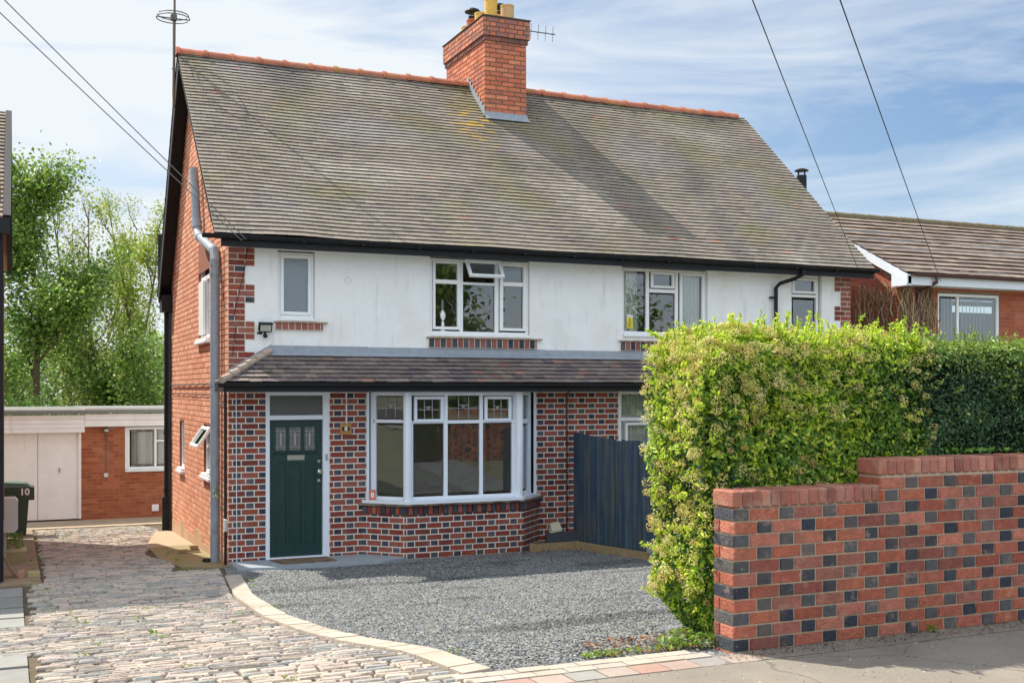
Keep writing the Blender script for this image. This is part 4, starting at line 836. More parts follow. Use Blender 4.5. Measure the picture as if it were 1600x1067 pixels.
# planted bed in the corner by the fence
t = thing('raised_bed_edging', 'mossy timber boards edging the gravel beside the bay and the blue fence', 'edging board')
def plank(q, a, b, z0a, z1a, z0b, z1b, th, col=(1, 1, 1)):
    a = Vector((*a, 0)); b = Vector((*b, 0)); n_ = (b-a).cross(Vector((0, 0, 1))).normalized()*th
    V = [(a.x, a.y, z0a), (b.x, b.y, z0b), (b.x, b.y, z1b), (a.x, a.y, z1a)]; V += [(v[0]+n_.x, v[1]+n_.y, v[2]) for v in V]
    q.mesh(V, [(0, 1, 2, 3), (7, 6, 5, 4), (0, 4, 5, 1), (1, 5, 6, 2), (2, 6, 7, 3), (3, 7, 4, 0)], col)
q = MB(); plank(q, (4.40, -.56), (5.10, -.62), -.1, .085, -.1, .09, .04); q.build('board', M_wood, t)
q = MB(); plank(q, (5.10, -.60), (5.30, -2.55), -.1, .10, 0, .16, -.04); q.build('board', M_wood, t); rebase(t, (4.8, -.56, 0))
mb = MB(); mb.box((4.42, -.55, -.1), (5.14, 0, .035)); mb.box((5.14, -.5, -.1), (5.40, 0, .035)); tag(mb.build('soil_bed', M_soil), kind='structure')
t = thing('sleeper_step', 'dark grey timber plank on edge at the foot of the wall beside the fence', 'plank')
q = MB(); q.box((4.86, -.20, .03), (5.40, -.14, .185), bev=.005); q.build('plank', mat('dark_plank', lin(74, 78, 88), .7, var=.15, vscale=6, bump=.2), t)
rebase(t, (5.1, -.17, .03))
t = thing('outdoor_socket', 'cream weatherproof socket box tilted on the dark plank', 'socket')
q = MB(); A = Matrix.Translation((5.03, -.17, .19)) @ Matrix.Rotation(math.radians(-8), 4, 'Y'); q.box((-.10, -.05, 0), (.10, .05, .03), M=A, bev=.006); q.mesh([A @ Vector(p) for p in ((-.09, -.055, .03), (.09, -.055, .03), (.09, .05, .03), (-.09, .05, .03), (-.075, -.01, .15), (.075, -.01, .15), (.075, .05, .15), (-.075, .05, .15))], [(0, 1, 5, 4), (1, 2, 6, 5), (2, 3, 7, 6), (3, 0, 4, 7), (4, 5, 6, 7)])
q.build('cover', mat('cream_plastic', lin(206, 200, 176), .5), t); q = MB(); q.tube([A @ Vector(p) for p in ((.1, 0, .05), (.16, .03, .05), (.2, .08, .02))], .008, 6); q.build('lead', M_wire, t); rebase(t, (5.03, -.17, .19))
# blue fence
t = thing('board_fence', 'dark blue weathered close-boarded fence between the two front gardens', 'fence')
def fpanel(y0, y1, z0a, z1a, z0b, z1b, x, name):
    q = MB(); y = y0; k = 0; L_ = y1-y0
    while y < y1-.03:
        u = (y-y0)/L_; zb_ = z0a+(z0b-z0a)*u; zt_ = z1a+(z1b-z1a)*u+random.uniform(-.008, .008); wd = .098; ang = math.radians(6)
        A = Matrix.Translation((x, -y, 0)) @ Matrix.Rotation(math.radians(-90), 4, 'Z') @ Matrix.Rotation(-ang, 4, 'Z')
        c = jit(lin(50, 74, 96) if random.random() < .8 else lin(66, 86, 98), .16); q.box((0, -.009, zb_), (wd, .009, zt_), c, A); y += .086; k += 1
    return q.build(name, mat_fence, t)
mat_fence = mat('blue_stain', attr=True, rough=.65, var=.3, vscale=3, bump=.35, bscale=25)
nt_ = mat_fence.node_tree; tcn = nt_.nodes.new('ShaderNodeTexCoord'); mpn = nt_.nodes.new('ShaderNodeMapping'); mpn.inputs['Scale'].default_value = (9, 9, .7); nn_ = nt_.nodes.new('ShaderNodeTexNoise'); nn_.inputs['Scale'].default_value = 1.6; nn_.inputs['Detail'].default_value = 6
nt_.links.new(tcn.outputs['Object'], mpn.inputs[0]); nt_.links.new(mpn.outputs[0], nn_.inputs[0]); mr_ = nt_.nodes.new('ShaderNodeMapRange'); mr_.inputs[1].default_value = .50; mr_.inputs[2].default_value = .68; mr_.inputs[4].default_value = .75; nt_.links.new(nn_.outputs['Fac'], mr_.inputs[0])
mm_ = nt_.nodes.new('ShaderNodeMixRGB'); mm_.inputs[2].default_value = (*lin(110, 104, 84), 1); b_ = nt_.nodes['Principled BSDF']; src_ = b_.inputs['Base Color'].links[0].from_socket; nt_.links.new(mr_.outputs[0], mm_.inputs[0]); nt_.links.new(src_, mm_.inputs[1]); nt_.links.new(mm_.outputs[0], b_.inputs['Base Color'])
fpanel(.06, 1.66, .05, 1.745, .02, 1.66, 5.41, 'panel'); fpanel(1.70, 3.4, .04, 1.69, .1, 1.73, 5.36, 'panel')
for y in (1.66, 3.45):
    q = MB(); q.box((5.42, -y-.04, -.1), (5.50, -y+.04, 1.62), lin(46, 60, 84)); q.build('post', mat_fence, t)
for z in (.35, 1.4):
    q = MB(); q.box((5.425, -3.4, z), (5.46, -.05, z+.07), lin(50, 70, 96)); q.build('rail', mat_fence, t)
rebase(t, (5.42, -1.7, 0))
q = MB(); q.box((5.32, -2.75, 0), (5.50, -2.45, .30), lin(150, 150, 144), bev=.01); tag(q.build('concrete_block', M_conc), 'grey concrete block at the foot of the blue fence near the hedge', 'block')
# TV aerials
t = thing('tv_aerial', 'tall aerial mast with a halo ring strapped to the left gable', 'aerial')
q = MB(); q.tube([(-.31, 3.50, 7.15), (-.30, 3.45, 8.6), (-.31, 3.40, 11.2)], [.022, .019, .016], 8, lin(120, 100, 76)); q.build('mast', mat('rusty_steel', lin(110, 96, 78), .6, var=.3, vscale=15), t)
q = MB(); 
for dz, r_ in ((0, .27), (.0, .25)):
    for (a0, a1) in ((.35, 3.0), (3.5, 6.2)): q.tube([(-.33+r_*math.cos(a0+(a1-a0)*k/14), 3.42+r_*math.sin(a0+(a1-a0)*k/14), 8.62+dz+(.05 if r_ < .26 else 0)) for k in range(15)], .009, 6)
q.tube([(-.60, 3.42, 8.62), (-.06, 3.42, 8.62)], .010, 6); q.box((-.37, 3.36, 8.58), (-.27, 3.46, 8.68), bev=.01); q.build('ring', mat('dull_metal', (.12, .12, .12), .5), t)
q = MB(); q.tube([(-.34, 3.4, 7.3), (-.33, 3.42, 7.9), (-.33, 3.42, 8.6)], .006, 5); q.box((-.34, 3.46, 7.78), (.02, 3.49, 7.81)); q.build('bracket', M_wiregrey, t); rebase(t, (-.3, 3.45, 7.2))
def yagi(name, base, mast, length, n, el, lab, d=(1, 0, 0)):
    t = thing(name, lab, 'aerial'); b = Vector(base); d = Vector(d)
    q = MB(); q.tube([b, b+Vector((0, 0, mast))], .014, 6); q.build('mast', M_wire, t)
    q = MB(); top = b+Vector((0, 0, mast-.04)); q.tube([top-d*.1, top+d*length], .010, 5)
    s_ = d.cross(Vector((0, 0, 1)))
    r0 = .45 if length > 1 else 0
    for k in range(n): c = top+d*(length*(r0+(1-r0)*(k+.6)/n)); q.tube([c-Vector((0, 0, el)), c+Vector((.02, 0, el))], .005, 4); q.tube([c-s_*el*.4, c+s_*el*.4], .004, 4)
    q.build('boom', M_wire, t); rebase(t, base)
yagi('tv_aerial', (5.93, 4.78, 7.4), 2.36, 1.5, 5, .16, 'small comb shaped aerial sticking out to the right of the chimney stack')
# overhead cables
WL1 = (-4.42, -4.43, 7.44); WL2 = (-4.37, -4.45, 7.62)
def cable(p0, p1, sagz, r, m, lab, ext=1.9):
    p0, p1 = Vector(p0), Vector(p1); p1 = p0+(p1-p0)*ext; q = MB(); q.tube([p0.lerp(p1, i/30)-Vector((0, 0, sagz*4*(i/30)*(1-i/30))) for i in range(31)], r, 5); o = q.build('overhead_cable', m); return tag(o, lab, 'cable', None)
cable((.10, -.46, 4.47), WL1, .05, .0065, M_wiregrey, 'lower of the two grey overhead cables crossing the left sky to the eave')
cable((.16, -.46, 4.49), WL2, .05, .0065, M_wiregrey, 'upper of the two grey overhead cables crossing the left sky to the eave')
cable((10.78, -.46, 4.53), (1.254, -10.205, 5.443), .03, .0048, M_wire, 'left of the two black cables crossing the blue sky, ending at the roof eave')
cable((12.94, -.2, 4.42), (1.756, -10.426, 5.483), .03, .0055, M_wire, 'right of the two black cables, running down the sky to the bungalow eave')

# ---------------------------------------------------------------- garden wall
t = thing('garden_wall', 'stepped red and blue-black chequered brick garden wall in front of the hedge', 'wall')
gred = lambda w_, k, s, z: jit(random.choice([lin(172, 98, 78), lin(160, 86, 68), lin(186, 114, 94), lin(142, 80, 70), lin(174, 98, 74), lin(164, 102, 88)]), .10)
gblue = lambda w_, k, s, z: jit(random.choice([lin(66, 69, 76), lin(84, 85, 88), lin(52, 57, 70), lin(94, 92, 92)]), .14)
WX0, WX1, WY0, WY1, ST = 1.43, 9.2, -10.14, -9.92, 2.61
GF = Wall((WX0, WY0, 0), (1, 0), (0, -1)); GE = Wall((WX0, WY1, 0), (0, -1), (-1, 0)); GB = Wall((WX1, WY1, 0), (-1, 0), (0, 1)); GS = Wall((ST, WY1, 0), (0, -1), (-1, 0))
q = MB(); zb = .686; zt1 = 1.675; zt2 = 1.846
bricks(q, GF, WX1-WX0, zb, zt1-.006, .0826, S=.222, H=.107, j=.010, phase=.2275, redf=gred, headf=gblue, proud=.009, inset=.004, s0=-.009)
z = zt1
bricks(q, Wall((ST, WY0, 0), (1, 0), (0, -1)), WX1-ST, zt1, zt2-.006, .0826, S=.222, H=.107, j=.010, phase=.2275-1.18, redf=gred, headf=gblue, proud=.009, inset=.004)
# end face: alternating solid blue course and two red bricks
z = zb; k = 0
while z < zt1-.03:
    if k % 2 == 1: GE.box(q, .0, .222, z, z+.0726, -.01, .009, gblue(0, 0, 0, 0), .004)
    else: GE.box(q, .0, .062, z, z+.0726, -.01, .009, gred(0, 0, 0, 0), .004); GE.box(q, .072, .222, z, z+.0726, -.01, .009, gred(0, 0, 0, 0), .004)
    z += .0826; k += 1
z = zt1
while z < zt2-.03: GS.box(q, .0, .222, z, z+.0726, -.01, .009, gred(0, 0, 0, 0), .004); z += .0826
bricks(q, GB, WX1-WX0, zb, zt1-.006, .0826, S=.222, H=.107, j=.010, phase=.053, redf=gred, headf=gblue, proud=.006, inset=.003)
q.build('brickwork', mat('wall_brick', attr=True, rough=.88, var=.3, vscale=24, bump=.7, bscale=70, dirt=[(lin(126, 98, 86), 3.5, .54, .72, .5), (lin(206, 170, 150), 9, .58, .72, .45), (lin(86, 70, 60), 14, .60, .72, .5), (lin(196, 186, 172), 26, .66, .72, .5)]), t)
q = MB(); q.box((WX0, WY0, .5), (WX1, WY1, zt1-.004)); q.box((ST+.003, WY0+.001, zt1-.004), (WX1, WY1-.001, zt2)); q.box((WX0+.01, WY0+.004, zt1), (ST, WY1-.004, zt1+.104)); q.box((ST+.01, WY0+.004, zt2), (WX1, WY1-.004, zt2+.104)); q.build('mortar', M_mortar3, t)
q = MB(); x = WX0-.015
while x < ST-.02: q.box((x, WY0-.010, zt1+.004), (min(x+.066, ST-.002), WY1+.006, zt1+.110+random.uniform(-.003, .003)), jit(random.choice([lin(168, 104, 88), lin(150, 92, 80), lin(180, 120, 104)]), .12), bev=.009); x += .0745
x = ST-.012
while x < WX1: q.box((x, WY0-.010, zt2+.004), (x+.066, WY1+.006, zt2+.110+random.uniform(-.003, .003)), jit(random.choice([lin(168, 104, 88), lin(150, 92, 80), lin(180, 120, 104), lin(190, 130, 112)]), .12), bev=.009); x += .0745
q.build('coping', mat('coping_brick', attr=True, rough=.85, var=.22, vscale=14, bump=.5, bscale=60, dirt=[(lin(190, 166, 146), 5, .52, .7, .5), (lin(120, 96, 84), 9, .62, .74, .4)]), t)
rebase(t, (4, -10.03, .76))

# ---------------------------------------------------------------- vegetation helpers
def crand(pal, n, a=.18): return np.array(pal)[rng.integers(0, len(pal), n)]*rng.uniform(1-a, 1+a, (n, 1))
def hedge_pts(n, x0, x1, y0, y1, z0, z1, faces, prof, depth=.12):
    P = []; Nn = []
    for (f, wgt) in faces:
        k = int(n*wgt); u, v = rng.random(k), rng.random(k)
        if f == 'front': p = np.stack([x0+(x1-x0)*u, np.full(k, y0), z0+(z1-z0)*v], 1); nn = np.tile([0, -1., 0], (k, 1))
        if f == 'back': p = np.stack([x0+(x1-x0)*u, np.full(k, y1), z0+(z1-z0)*v], 1); nn = np.tile([0, 1., 0], (k, 1))
        if f == 'top': p = np.stack([x0+(x1-x0)*u, y0+(y1-y0)*v, np.full(k, z1)], 1); nn = np.tile([0, 0, 1.], (k, 1))
        if f == 'left': p = np.stack([np.full(k, x0), y0+(y1-y0)*u, z0+(z1-z0)*v], 1); nn = np.tile([-1., 0, 0], (k, 1))
        P.append(p); Nn.append(nn)
    P = np.concatenate(P); Nn = np.concatenate(Nn); d = prof(P)
    # round the edges
    cy, cz = (y0+y1)/2, z1-.25; r = .16
    ex = np.clip((x0+r)-P[:, 0], 0, None)/r; ez = np.clip(P[:, 2]-(z1-r), 0, None)/r; ey = np.clip((y0+r)-P[:, 1], 0, None)/r
    m = (ex*ez+ex*ey+ez*ey)[:, None]; P = P-Nn*0; P[:, 0] += (ex*(ez+ey)*r*.3); P[:, 2] -= (ez*(ex+ey)*r*.3); P[:, 1] += ey*(ex+ez)*r*.3
    P += Nn*(d-depth*rng.random(len(P))**1.5)[:, None]; return P, Nn
def vnoise(P, s, off=0.0):
    return np.array([noise.noise(Vector((p[0]*s+off, p[1]*s, p[2]*s))) for p in P])
def hedge(name, lab, x0, x1, y0, y1, z0, z1, n, size, pal, paltop, palold, flowers, sprigs, m, faces, lowtaper=None):
    t = thing(name, lab, 'hedge')
    prof = lambda P: .075*vnoise(P, 2.6)+.045*vnoise(P, 6, 5)
    P, Nn = hedge_pts(n, x0, x1, y0, y1, z0, z1, faces, prof)
    if lowtaper: 
        k = np.clip((z0+.34-P[:, 2])/.34, 0, 1)**1.5; P[:, 0] += np.where(P[:, 0] < x0+.8, k*lowtaper*np.clip((x0+.8-P[:, 0])/.8, 0, 1)*1.0, 0); P[:, 1] = np.where(P[:, 0] < x0+.5, P[:, 1]+(y0+.05-P[:, 1])*k*.25, P[:, 1])
    cl = vnoise(P, 1.5, 20)+.5*vnoise(P, 4, 30)
    keep = rng.random(len(P)) > np.clip((-.34-cl)*2.5, 0, .55); P, Nn, cl = P[keep], Nn[keep], cl[keep]
    V, F = leaves(P, Nn+np.array([0, 0, .45]), size, rand=.75, aspect=.46)
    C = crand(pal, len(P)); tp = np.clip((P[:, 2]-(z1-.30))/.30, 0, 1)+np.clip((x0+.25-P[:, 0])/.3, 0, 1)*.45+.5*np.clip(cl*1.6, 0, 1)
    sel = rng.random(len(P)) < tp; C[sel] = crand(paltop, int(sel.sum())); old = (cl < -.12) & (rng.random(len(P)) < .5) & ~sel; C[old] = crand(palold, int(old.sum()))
    parts = [(V, F, np.repeat(C, 2, 0))]
    # sprigs
    SP = []; SN = []; stem = MB()
    for _ in range(sprigs):
        u = random.random(); x = x0+(x1-x0)*random.random(); y = y0+(y1-y0)*random.random()*.9; z = z1-.02; d = Vector((random.uniform(-.35, .35), random.uniform(-.45, .2), 1)).normalized(); L_ = random.uniform(.04, .13)*(1.6 if random.random() < .12 else 1)
        if u < .22: x = x0-.01; z = random.uniform(z0+.2, z1); d = Vector((-1, random.uniform(-.8, .3), random.uniform(.1, .9))).normalized(); L_ *= .8
        elif u < .40: y = y0-.01; z = random.uniform(z0+.9, z1); d = Vector((random.uniform(-.5, .5), -1, random.uniform(.2, 1))).normalized(); L_ *= .7
        a = Vector((x, y, z)); k = int(L_/.016)
        stem.tube([a-d*.05, a+d*L_], .0022, 4, lin(120, 140, 50), cap=False)
        for i in range(k):
            for s_ in (0, 1):
                SP.append(a+d*(i+1)*.016+Vector([random.uniform(-.012, .012) for _ in range(3)])); SN.append(Vector([random.gauss(0, .6), random.gauss(0, .6), random.gauss(.3, .5)])+d*.2)
    SP = np.array([list(p) for p in SP]); SN = np.array([list(p) for p in SN]); V, F = leaves(SP, SN, size*.92, rand=.4, aspect=.42); parts.append((V, F, np.repeat(crand(paltop, len(SP)), 2, 0)))
    V, F, C = merge(parts); np_mesh('foliage', V, F, C, m, t); stem.build('sprig', M_leaf, t)
    if flowers:
        P, Nn = hedge_pts(flowers, x0, x1, y0, y1, z0+.25, z1, faces, lambda P: prof(P)+.03, depth=.03)
        cl = vnoise(P, 1.7, 60); dens = np.clip(.6-(P[:, 0]-x0)*.14, .2, 1)+cl*.9; P, Nn = P[rng.random(len(P)) < dens], Nn[rng.random(len(P)) < 2][:0] if False else Nn[:0]
        K_ = 60; ctr = np.repeat(P, K_, 0); off = rng.normal(size=(len(ctr), 3)); off /= np.linalg.norm(off, axis=1)[:, None]; rad = np.repeat(rng.uniform(.024, .052, len(P)), K_)[:, None]
        Q = ctr+off*rad*np.array([1, 1, .75])*rng.uniform(.75, 1.05, (len(ctr), 1)); V, F = leaves(Q, off, .0115, rand=.5, aspect=.9); base = np.repeat(crand([lin(232, 224, 142), lin(242, 232, 168), lin(214, 192, 124), lin(208, 212, 110)], len(P), .12), K_, 0)*rng.uniform(.75, 1.2, (len(ctr), 1))
        np_mesh('flower_heads', V, F, np.repeat(base, 2, 0), M_leaf, t)
    # stems inside, plus a solid dark box painted as the hedge's inner shade
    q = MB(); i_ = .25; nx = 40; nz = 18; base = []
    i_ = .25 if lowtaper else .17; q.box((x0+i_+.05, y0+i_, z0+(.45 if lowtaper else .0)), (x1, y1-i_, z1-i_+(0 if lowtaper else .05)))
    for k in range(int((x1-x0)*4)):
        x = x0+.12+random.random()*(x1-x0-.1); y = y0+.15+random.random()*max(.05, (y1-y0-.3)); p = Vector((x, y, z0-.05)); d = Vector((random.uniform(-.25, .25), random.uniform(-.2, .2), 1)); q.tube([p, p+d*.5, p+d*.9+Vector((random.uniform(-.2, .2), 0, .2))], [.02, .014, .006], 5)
    q.build('shade_core_and_twigs', M_shadetwig, t); rebase(t, ((x0+x1)/2, (y0+y1)/2, z0)); return t
g_mid = [lin(122, 160, 58), lin(100, 142, 52), lin(142, 176, 64), lin(78, 120, 50)]; g_top = [lin(198, 222, 66), lin(214, 230, 84), lin(172, 208, 58), lin(216, 224, 100)]; g_old = [lin(50, 88, 42), lin(44, 76, 42), lin(62, 98, 48)]
g_dk = [lin(70, 108, 64), lin(60, 96, 58), lin(86, 122, 70), lin(52, 84, 54)]; g_dktop = [lin(150, 180, 70), lin(120, 156, 60), lin(172, 184, 110)]
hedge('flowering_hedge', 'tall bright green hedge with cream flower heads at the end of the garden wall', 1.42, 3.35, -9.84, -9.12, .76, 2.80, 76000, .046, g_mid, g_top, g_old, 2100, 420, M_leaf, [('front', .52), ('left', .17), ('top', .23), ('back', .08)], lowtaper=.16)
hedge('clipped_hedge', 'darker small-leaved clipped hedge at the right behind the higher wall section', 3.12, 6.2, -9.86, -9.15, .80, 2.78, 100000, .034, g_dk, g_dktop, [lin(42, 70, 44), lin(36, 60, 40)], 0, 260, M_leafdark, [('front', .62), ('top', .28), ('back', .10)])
def tuft(name, lab, cat, spots, size, pal, n=22, h=.1, up=1.0, group=None):
    P = []; Nn = []
    for (x, y, r_, k) in spots:
        for _ in range(int(n*k)):
            a = random.uniform(0, 6.28); q_ = r_*math.sqrt(random.random()); P.append((x+q_*math.cos(a), y+q_*math.sin(a), G(y)+.008+random.random()*h*(1-q_/r_*.5))); Nn.append((math.cos(a)*.5, math.sin(a)*.5, up))
    V, F = leaves(np.array(P), np.array(Nn), size, rand=.5, aspect=.5); o = np_mesh(name, V, F, np.repeat(crand(pal, len(P)), 2, 0), M_leaf); return tag(o, lab, cat, group)
gw = [lin(120, 160, 50), lin(96, 138, 44), lin(150, 180, 66)]
tuft('weeds', 'leafy green weeds growing at the foot of the bright hedge end', 'weeds', [(1.27, -9.80, .11, 4), (1.36, -9.9, .07, 3), (1.12, -9.86, .07, 1.6)], .05, [lin(150, 180, 60), lin(120, 152, 50), lin(96, 128, 46)], h=.12)
tuft('weed', 'small weed sprouting from the foot of the brick wall on the pavement', 'weeds', [(3.02, -10.19, .03, 1)], .035, gw, h=.07)
tuft('leafy_plant', 'pale green leafy plant between the dark hedge and the wall coping', 'plant', [(3.62, -9.86, .2, 2.4), (3.9, -9.86, .16, 1.6)], .05, [lin(120, 170, 70), lin(140, 186, 86)], h=.02)
bpy.data.objects['leafy_plant'].location.z = 1.215
sp_ = [(random.uniform(-2.55, -2.35), y, .07, .7) for y in np.linspace(-3.5, 6, 20)]+[(random.uniform(-2.3, -.4), random.uniform(5.5, 8.0), .10, 1.0) for _ in range(14)]+[(random.uniform(-2.4, -.8), random.uniform(-9.9, 5), .04, .5) for _ in range(44)]+[(-.55+random.uniform(-.1, .1), random.uniform(-.6, 3), .06, .6) for _ in range(12)]+[(xk(y)+.26, y, .05, .8) for y in (-2.5, -1.9, -5.1, -9.4)]+[(random.uniform(.5, 1.3), -9.86, .06, 1) for _ in range(16)]
tuft('moss_and_weeds', 'green weeds and moss in the joints of the cobbled drive', 'weeds', sp_, .026, gw+[lin(150, 160, 70)], h=.03); bpy.data.objects['moss_and_weeds']['kind'] = 'stuff'
tuft('wall_weed', 'small white-green weed rooted on the grey pipe of the house', 'weeds', [(-.08, .50, .07, 3.2)], .03, [lin(190, 205, 170), lin(120, 150, 80)], h=.22); bpy.data.objects['wall_weed'].location.z = .92

# ---------------------------------------------------------------- garage
t = thing('garage', 'low flat-roofed brick garage with white double doors behind the house', 'garage')
GA = Wall((-1.44, 10, 0), (1, 0), (0, -1)); gr = lambda w_, k, s, z: jit(random.choice([lin(166, 90, 58), lin(156, 80, 50), lin(174, 98, 66)]), .09)
wh = (.90, 2.6, .63, 1.61)
q = MB(); bricks(q, GA, 3.2, -.40, 1.60, .0745, S=.215, H=.1, j=.010, redf=gr, headf=gr, holes=[wh], bond='stretcher', proud=.003); q.build('brick_wall', M_sidebrick, t)
q = MB(); backing(q, GA, 0, 3.2, -.6, 1.62, [wh]); q.box((-1.44, 10.2, -.6), (-1.30, 16, 1.75)); q.box((-4.6, 15.9, -.6), (2.0, 16, 1.75)); q.box((-4.7, 10.1, -.6), (-4.6, 16, 1.75)); q.box((1.7, 10.2, -.6), (1.8, 16, 1.75)); q.build('mortar', M_mortar2, t)
q = MB(); gd = lin(240, 235, 236); q.box((-2.30, 10.02, -.37), (-1.50, 10.06, 1.50), gd, bev=.004); q.box((-1.88, 9.99, .64), (-1.865, 10.02, .74), lin(110, 110, 110)); q.build('door', M_plain, t)
q = MB(); q.box((-3.10, 10.02, -.37), (-2.31, 10.06, 1.50), gd, bev=.004); q.build('door', M_plain, t)
q = MB(); q.box((-1.50, 9.97, -.37), (-1.44, 10.06, 1.50), gd, bev=.004); q.box((-3.16, 9.97, -.37), (-3.10, 10.06, 1.50), gd, bev=.004); q.box((-4.6, 10.0, -.5), (-3.16, 10.1, 1.5), gd); q.build('door_frame', M_plain, t)
q = MB()
for k in range(4): q.box((-4.7, 9.86+.004*k, 1.50+k*.095), (-1.375, 9.92, 1.591+k*.095), gd, bev=.004)
for k in range(2): q.box((-1.37, 9.88+.004*k, 1.62+k*.14), (2.0, 9.94, 1.755+k*.14), gd, bev=.004)
q.build('fascia', M_plain, t)
q = MB(); q.box((-4.8, 9.80, 1.905), (-1.372, 16.1, 1.975), lin(120, 122, 120)); q.box((-1.368, 9.82, 1.915), (2.0, 16.1, 1.985), lin(130, 130, 130)); q.box((-4.8, 9.79, 1.975), (-1.372, 9.90, 2.01), lin(206, 206, 202)); q.box((-1.368, 9.81, 1.985), (2.0, 9.92, 2.03), lin(206, 206, 202)); q.build('flat_roof', M_plain, t)
window(t, GA, .90, 2.6, .66, 1.60, n=-.01, fw=.06, lights=[(1.04, 1.48, .78, 1.48, 0), (1.60, 2.5, .78, 1.24, 0), (1.60, 2.5, 1.33, 1.53, 0)], vfr=[(.96, 1.0, .72, 1.54), (1.52, 1.57, .72, 1.54), (1.57, 2.54, 1.26, 1.31)])
q = MB(); q.box((-.38, 10.35, .6), (.8, 10.4, 1.65), lin(178, 170, 160)); 
for k in range(6): q.box((-.38+k*.2, 10.33, .6), (-.28+k*.2, 10.35, 1.65), lin(205, 196, 186))
q.build('blind', M_plain, t)
q = MB(); q.box((.02, 9.95, -.27), (.17, 9.995, -.12), gd, bev=.01); q.build('vent', M_plain, t)
rebase(t, (-1.4, 12, -.41))
t = thing('security_light', 'small security lamp with a dangling wire high on the garage wall', 'light')
q = MB(); q.box((-.98, 9.88, 1.50), (-.88, 9.96, 1.58), lin(60, 60, 60), bev=.01); q.box((-.97, 9.87, 1.51), (-.89, 9.88, 1.56), lin(190, 190, 180)); q.box((-.90, 9.93, 1.585), (-.72, 9.97, 1.605), lin(150, 150, 150)); q.build('lamp', M_plain, t)
q = MB(); q.tube([(-.93, 9.975, 1.5), (-.935, 9.98, .62)], .006, 5, (.1, .1, .1)); q.tube([(-.935, 9.99, .56), (-.935, 9.95, .56)], .05, 12, (.6, .6, .58)); q.build('wire_and_switch', M_plain, t); rebase(t, (-.93, 10, 1.5))

# ---------------------------------------------------------------- left neighbour (number 10)
t = thing('neighbouring_house', 'edge of the brick house at the far left with a dark verge and unpainted soffit', 'house')
NX = -2.945; NW = Wall((NX, -.35, 0), (0, 1), (1, 0))
q = MB(); bricks(q, NW, 6.7, -.34, 5.9, .0865, redf=lambda *a: jit(lin(176, 100, 78), .12), headf=lambda *a: jit(lin(170, 96, 76), .12), proud=.004, clip=lambda z, lo, hi: (lo, hi) if z < 4.5 else (max(lo, (z-4.5)*1.6), min(hi, 6.7-(z-4.5)*1.6))); q.build('brick_wall', M_sidebrick, t)
q = MB(); backing(q, NW, 0, 6.7, -.6, 4.9, [], gable=[(0, 0, 4.9), (6.7, 0, 4.9), (3.35, 0, 6.6)]); q.box((-12, -.35, -.6), (NX-.2, -.15, 4.5)); q.box((-12, 6.15, -.6), (NX-.2, 6.35, 4.5)); q.build('walls', M_mortar2, t)
q = MB()
A = [(-.80, 4.55), (3.0, 6.70), (6.9, 4.75)]
for (a, b) in zip(A[:-1], A[1:]):
    d = Vector((0, b[0]-a[0], b[1]-a[1])); Ln = d.length; d.normalize(); nn_ = Vector((0, -d.z, d.y)); nn_ = nn_ if nn_.z > 0 else -nn_
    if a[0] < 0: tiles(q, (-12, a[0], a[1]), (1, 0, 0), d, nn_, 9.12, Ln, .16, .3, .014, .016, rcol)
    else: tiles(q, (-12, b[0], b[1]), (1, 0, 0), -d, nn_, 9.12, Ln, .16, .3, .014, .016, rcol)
rf = q.build('roof', M_roof, t)
q = MB()
for (a, b, c) in ((A[0], A[1], 0), (A[1], A[2], 0)):
    plank_n = Vector((0, a[1]-b[1], b[0]-a[0])).normalized(); plank_n = plank_n if plank_n.z > 0 else -plank_n; pa, pb = Vector((0, *a))+plank_n*.04, Vector((0, *b))+plank_n*.04; e, f_ = pa-plank_n*.26, pb-plank_n*.26
    q.mesh([(-2.79, p.y, p.z) for p in (pa, pb, f_, e)]+[(-2.878, p.y, p.z) for p in (pa, pb, f_, e)], [(0, 1, 2, 3), (7, 6, 5, 4), (0, 4, 5, 1), (3, 2, 6, 7), (0, 3, 7, 4), (1, 5, 6, 2)])
q.box((-12, -.83, 4.36), (-2.80, -.78, 4.55)); q.build('barge_board', M_black, t)
q = MB(); a, b = A[1], A[2]; nn_ = Vector((0, a[1]-b[1], b[0]-a[0])).normalized(); nn_ = nn_ if nn_.z > 0 else -nn_
for k in range(8):
    pa = Vector((0, *a)).lerp(Vector((0, *b)), k/8)-nn_*.14; pb = Vector((0, *a)).lerp(Vector((0, *b)), (k+.96)/8)-nn_*.14; q.mesh([(-2.80, pa.y, pa.z), (-2.80, pb.y, pb.z), (-3.0, pb.y, pb.z), (-3.0, pa.y, pa.z)], [(0, 1, 2, 3)], jit(lin(200, 150, 120), .08))
q.build('soffit', M_plain, t)
q = MB(); q.tube([(-2.925, -.46, 0.0), (-2.925, -.46, 4.4), (-2.86, -.66, 4.46)], .052, 12); q.build('downpipe', M_black, t)
q = MB(); q.tube([(-2.90, 1.2, .6), (-2.90, 1.2, 4.0)], .018, 8, lin(150, 90, 70)); q.build('conduit', M_plain, t); rebase(t, (-7, 3, -.1))
t = thing('meter_box', 'pale rounded meter box on a post beside the blue-black drainpipe at the left edge', 'meter box')
q = MB(); A_ = [(-2.90, .40), (-2.75, .40), (-2.705, .45), (-2.705, .84), (-2.74, .88), (-2.90, .88)]; V = [(x, 1.35, z) for x, z in A_]+[(x, 1.75, z) for x, z in A_]; q.mesh(V, [tuple(range(6)), tuple(range(6, 12))[::-1]]+[(k, 6+k, 6+(k+1) % 6, (k+1) % 6) for k in range(6)], lin(206, 194, 184)); q.build('box', M_plain, t)
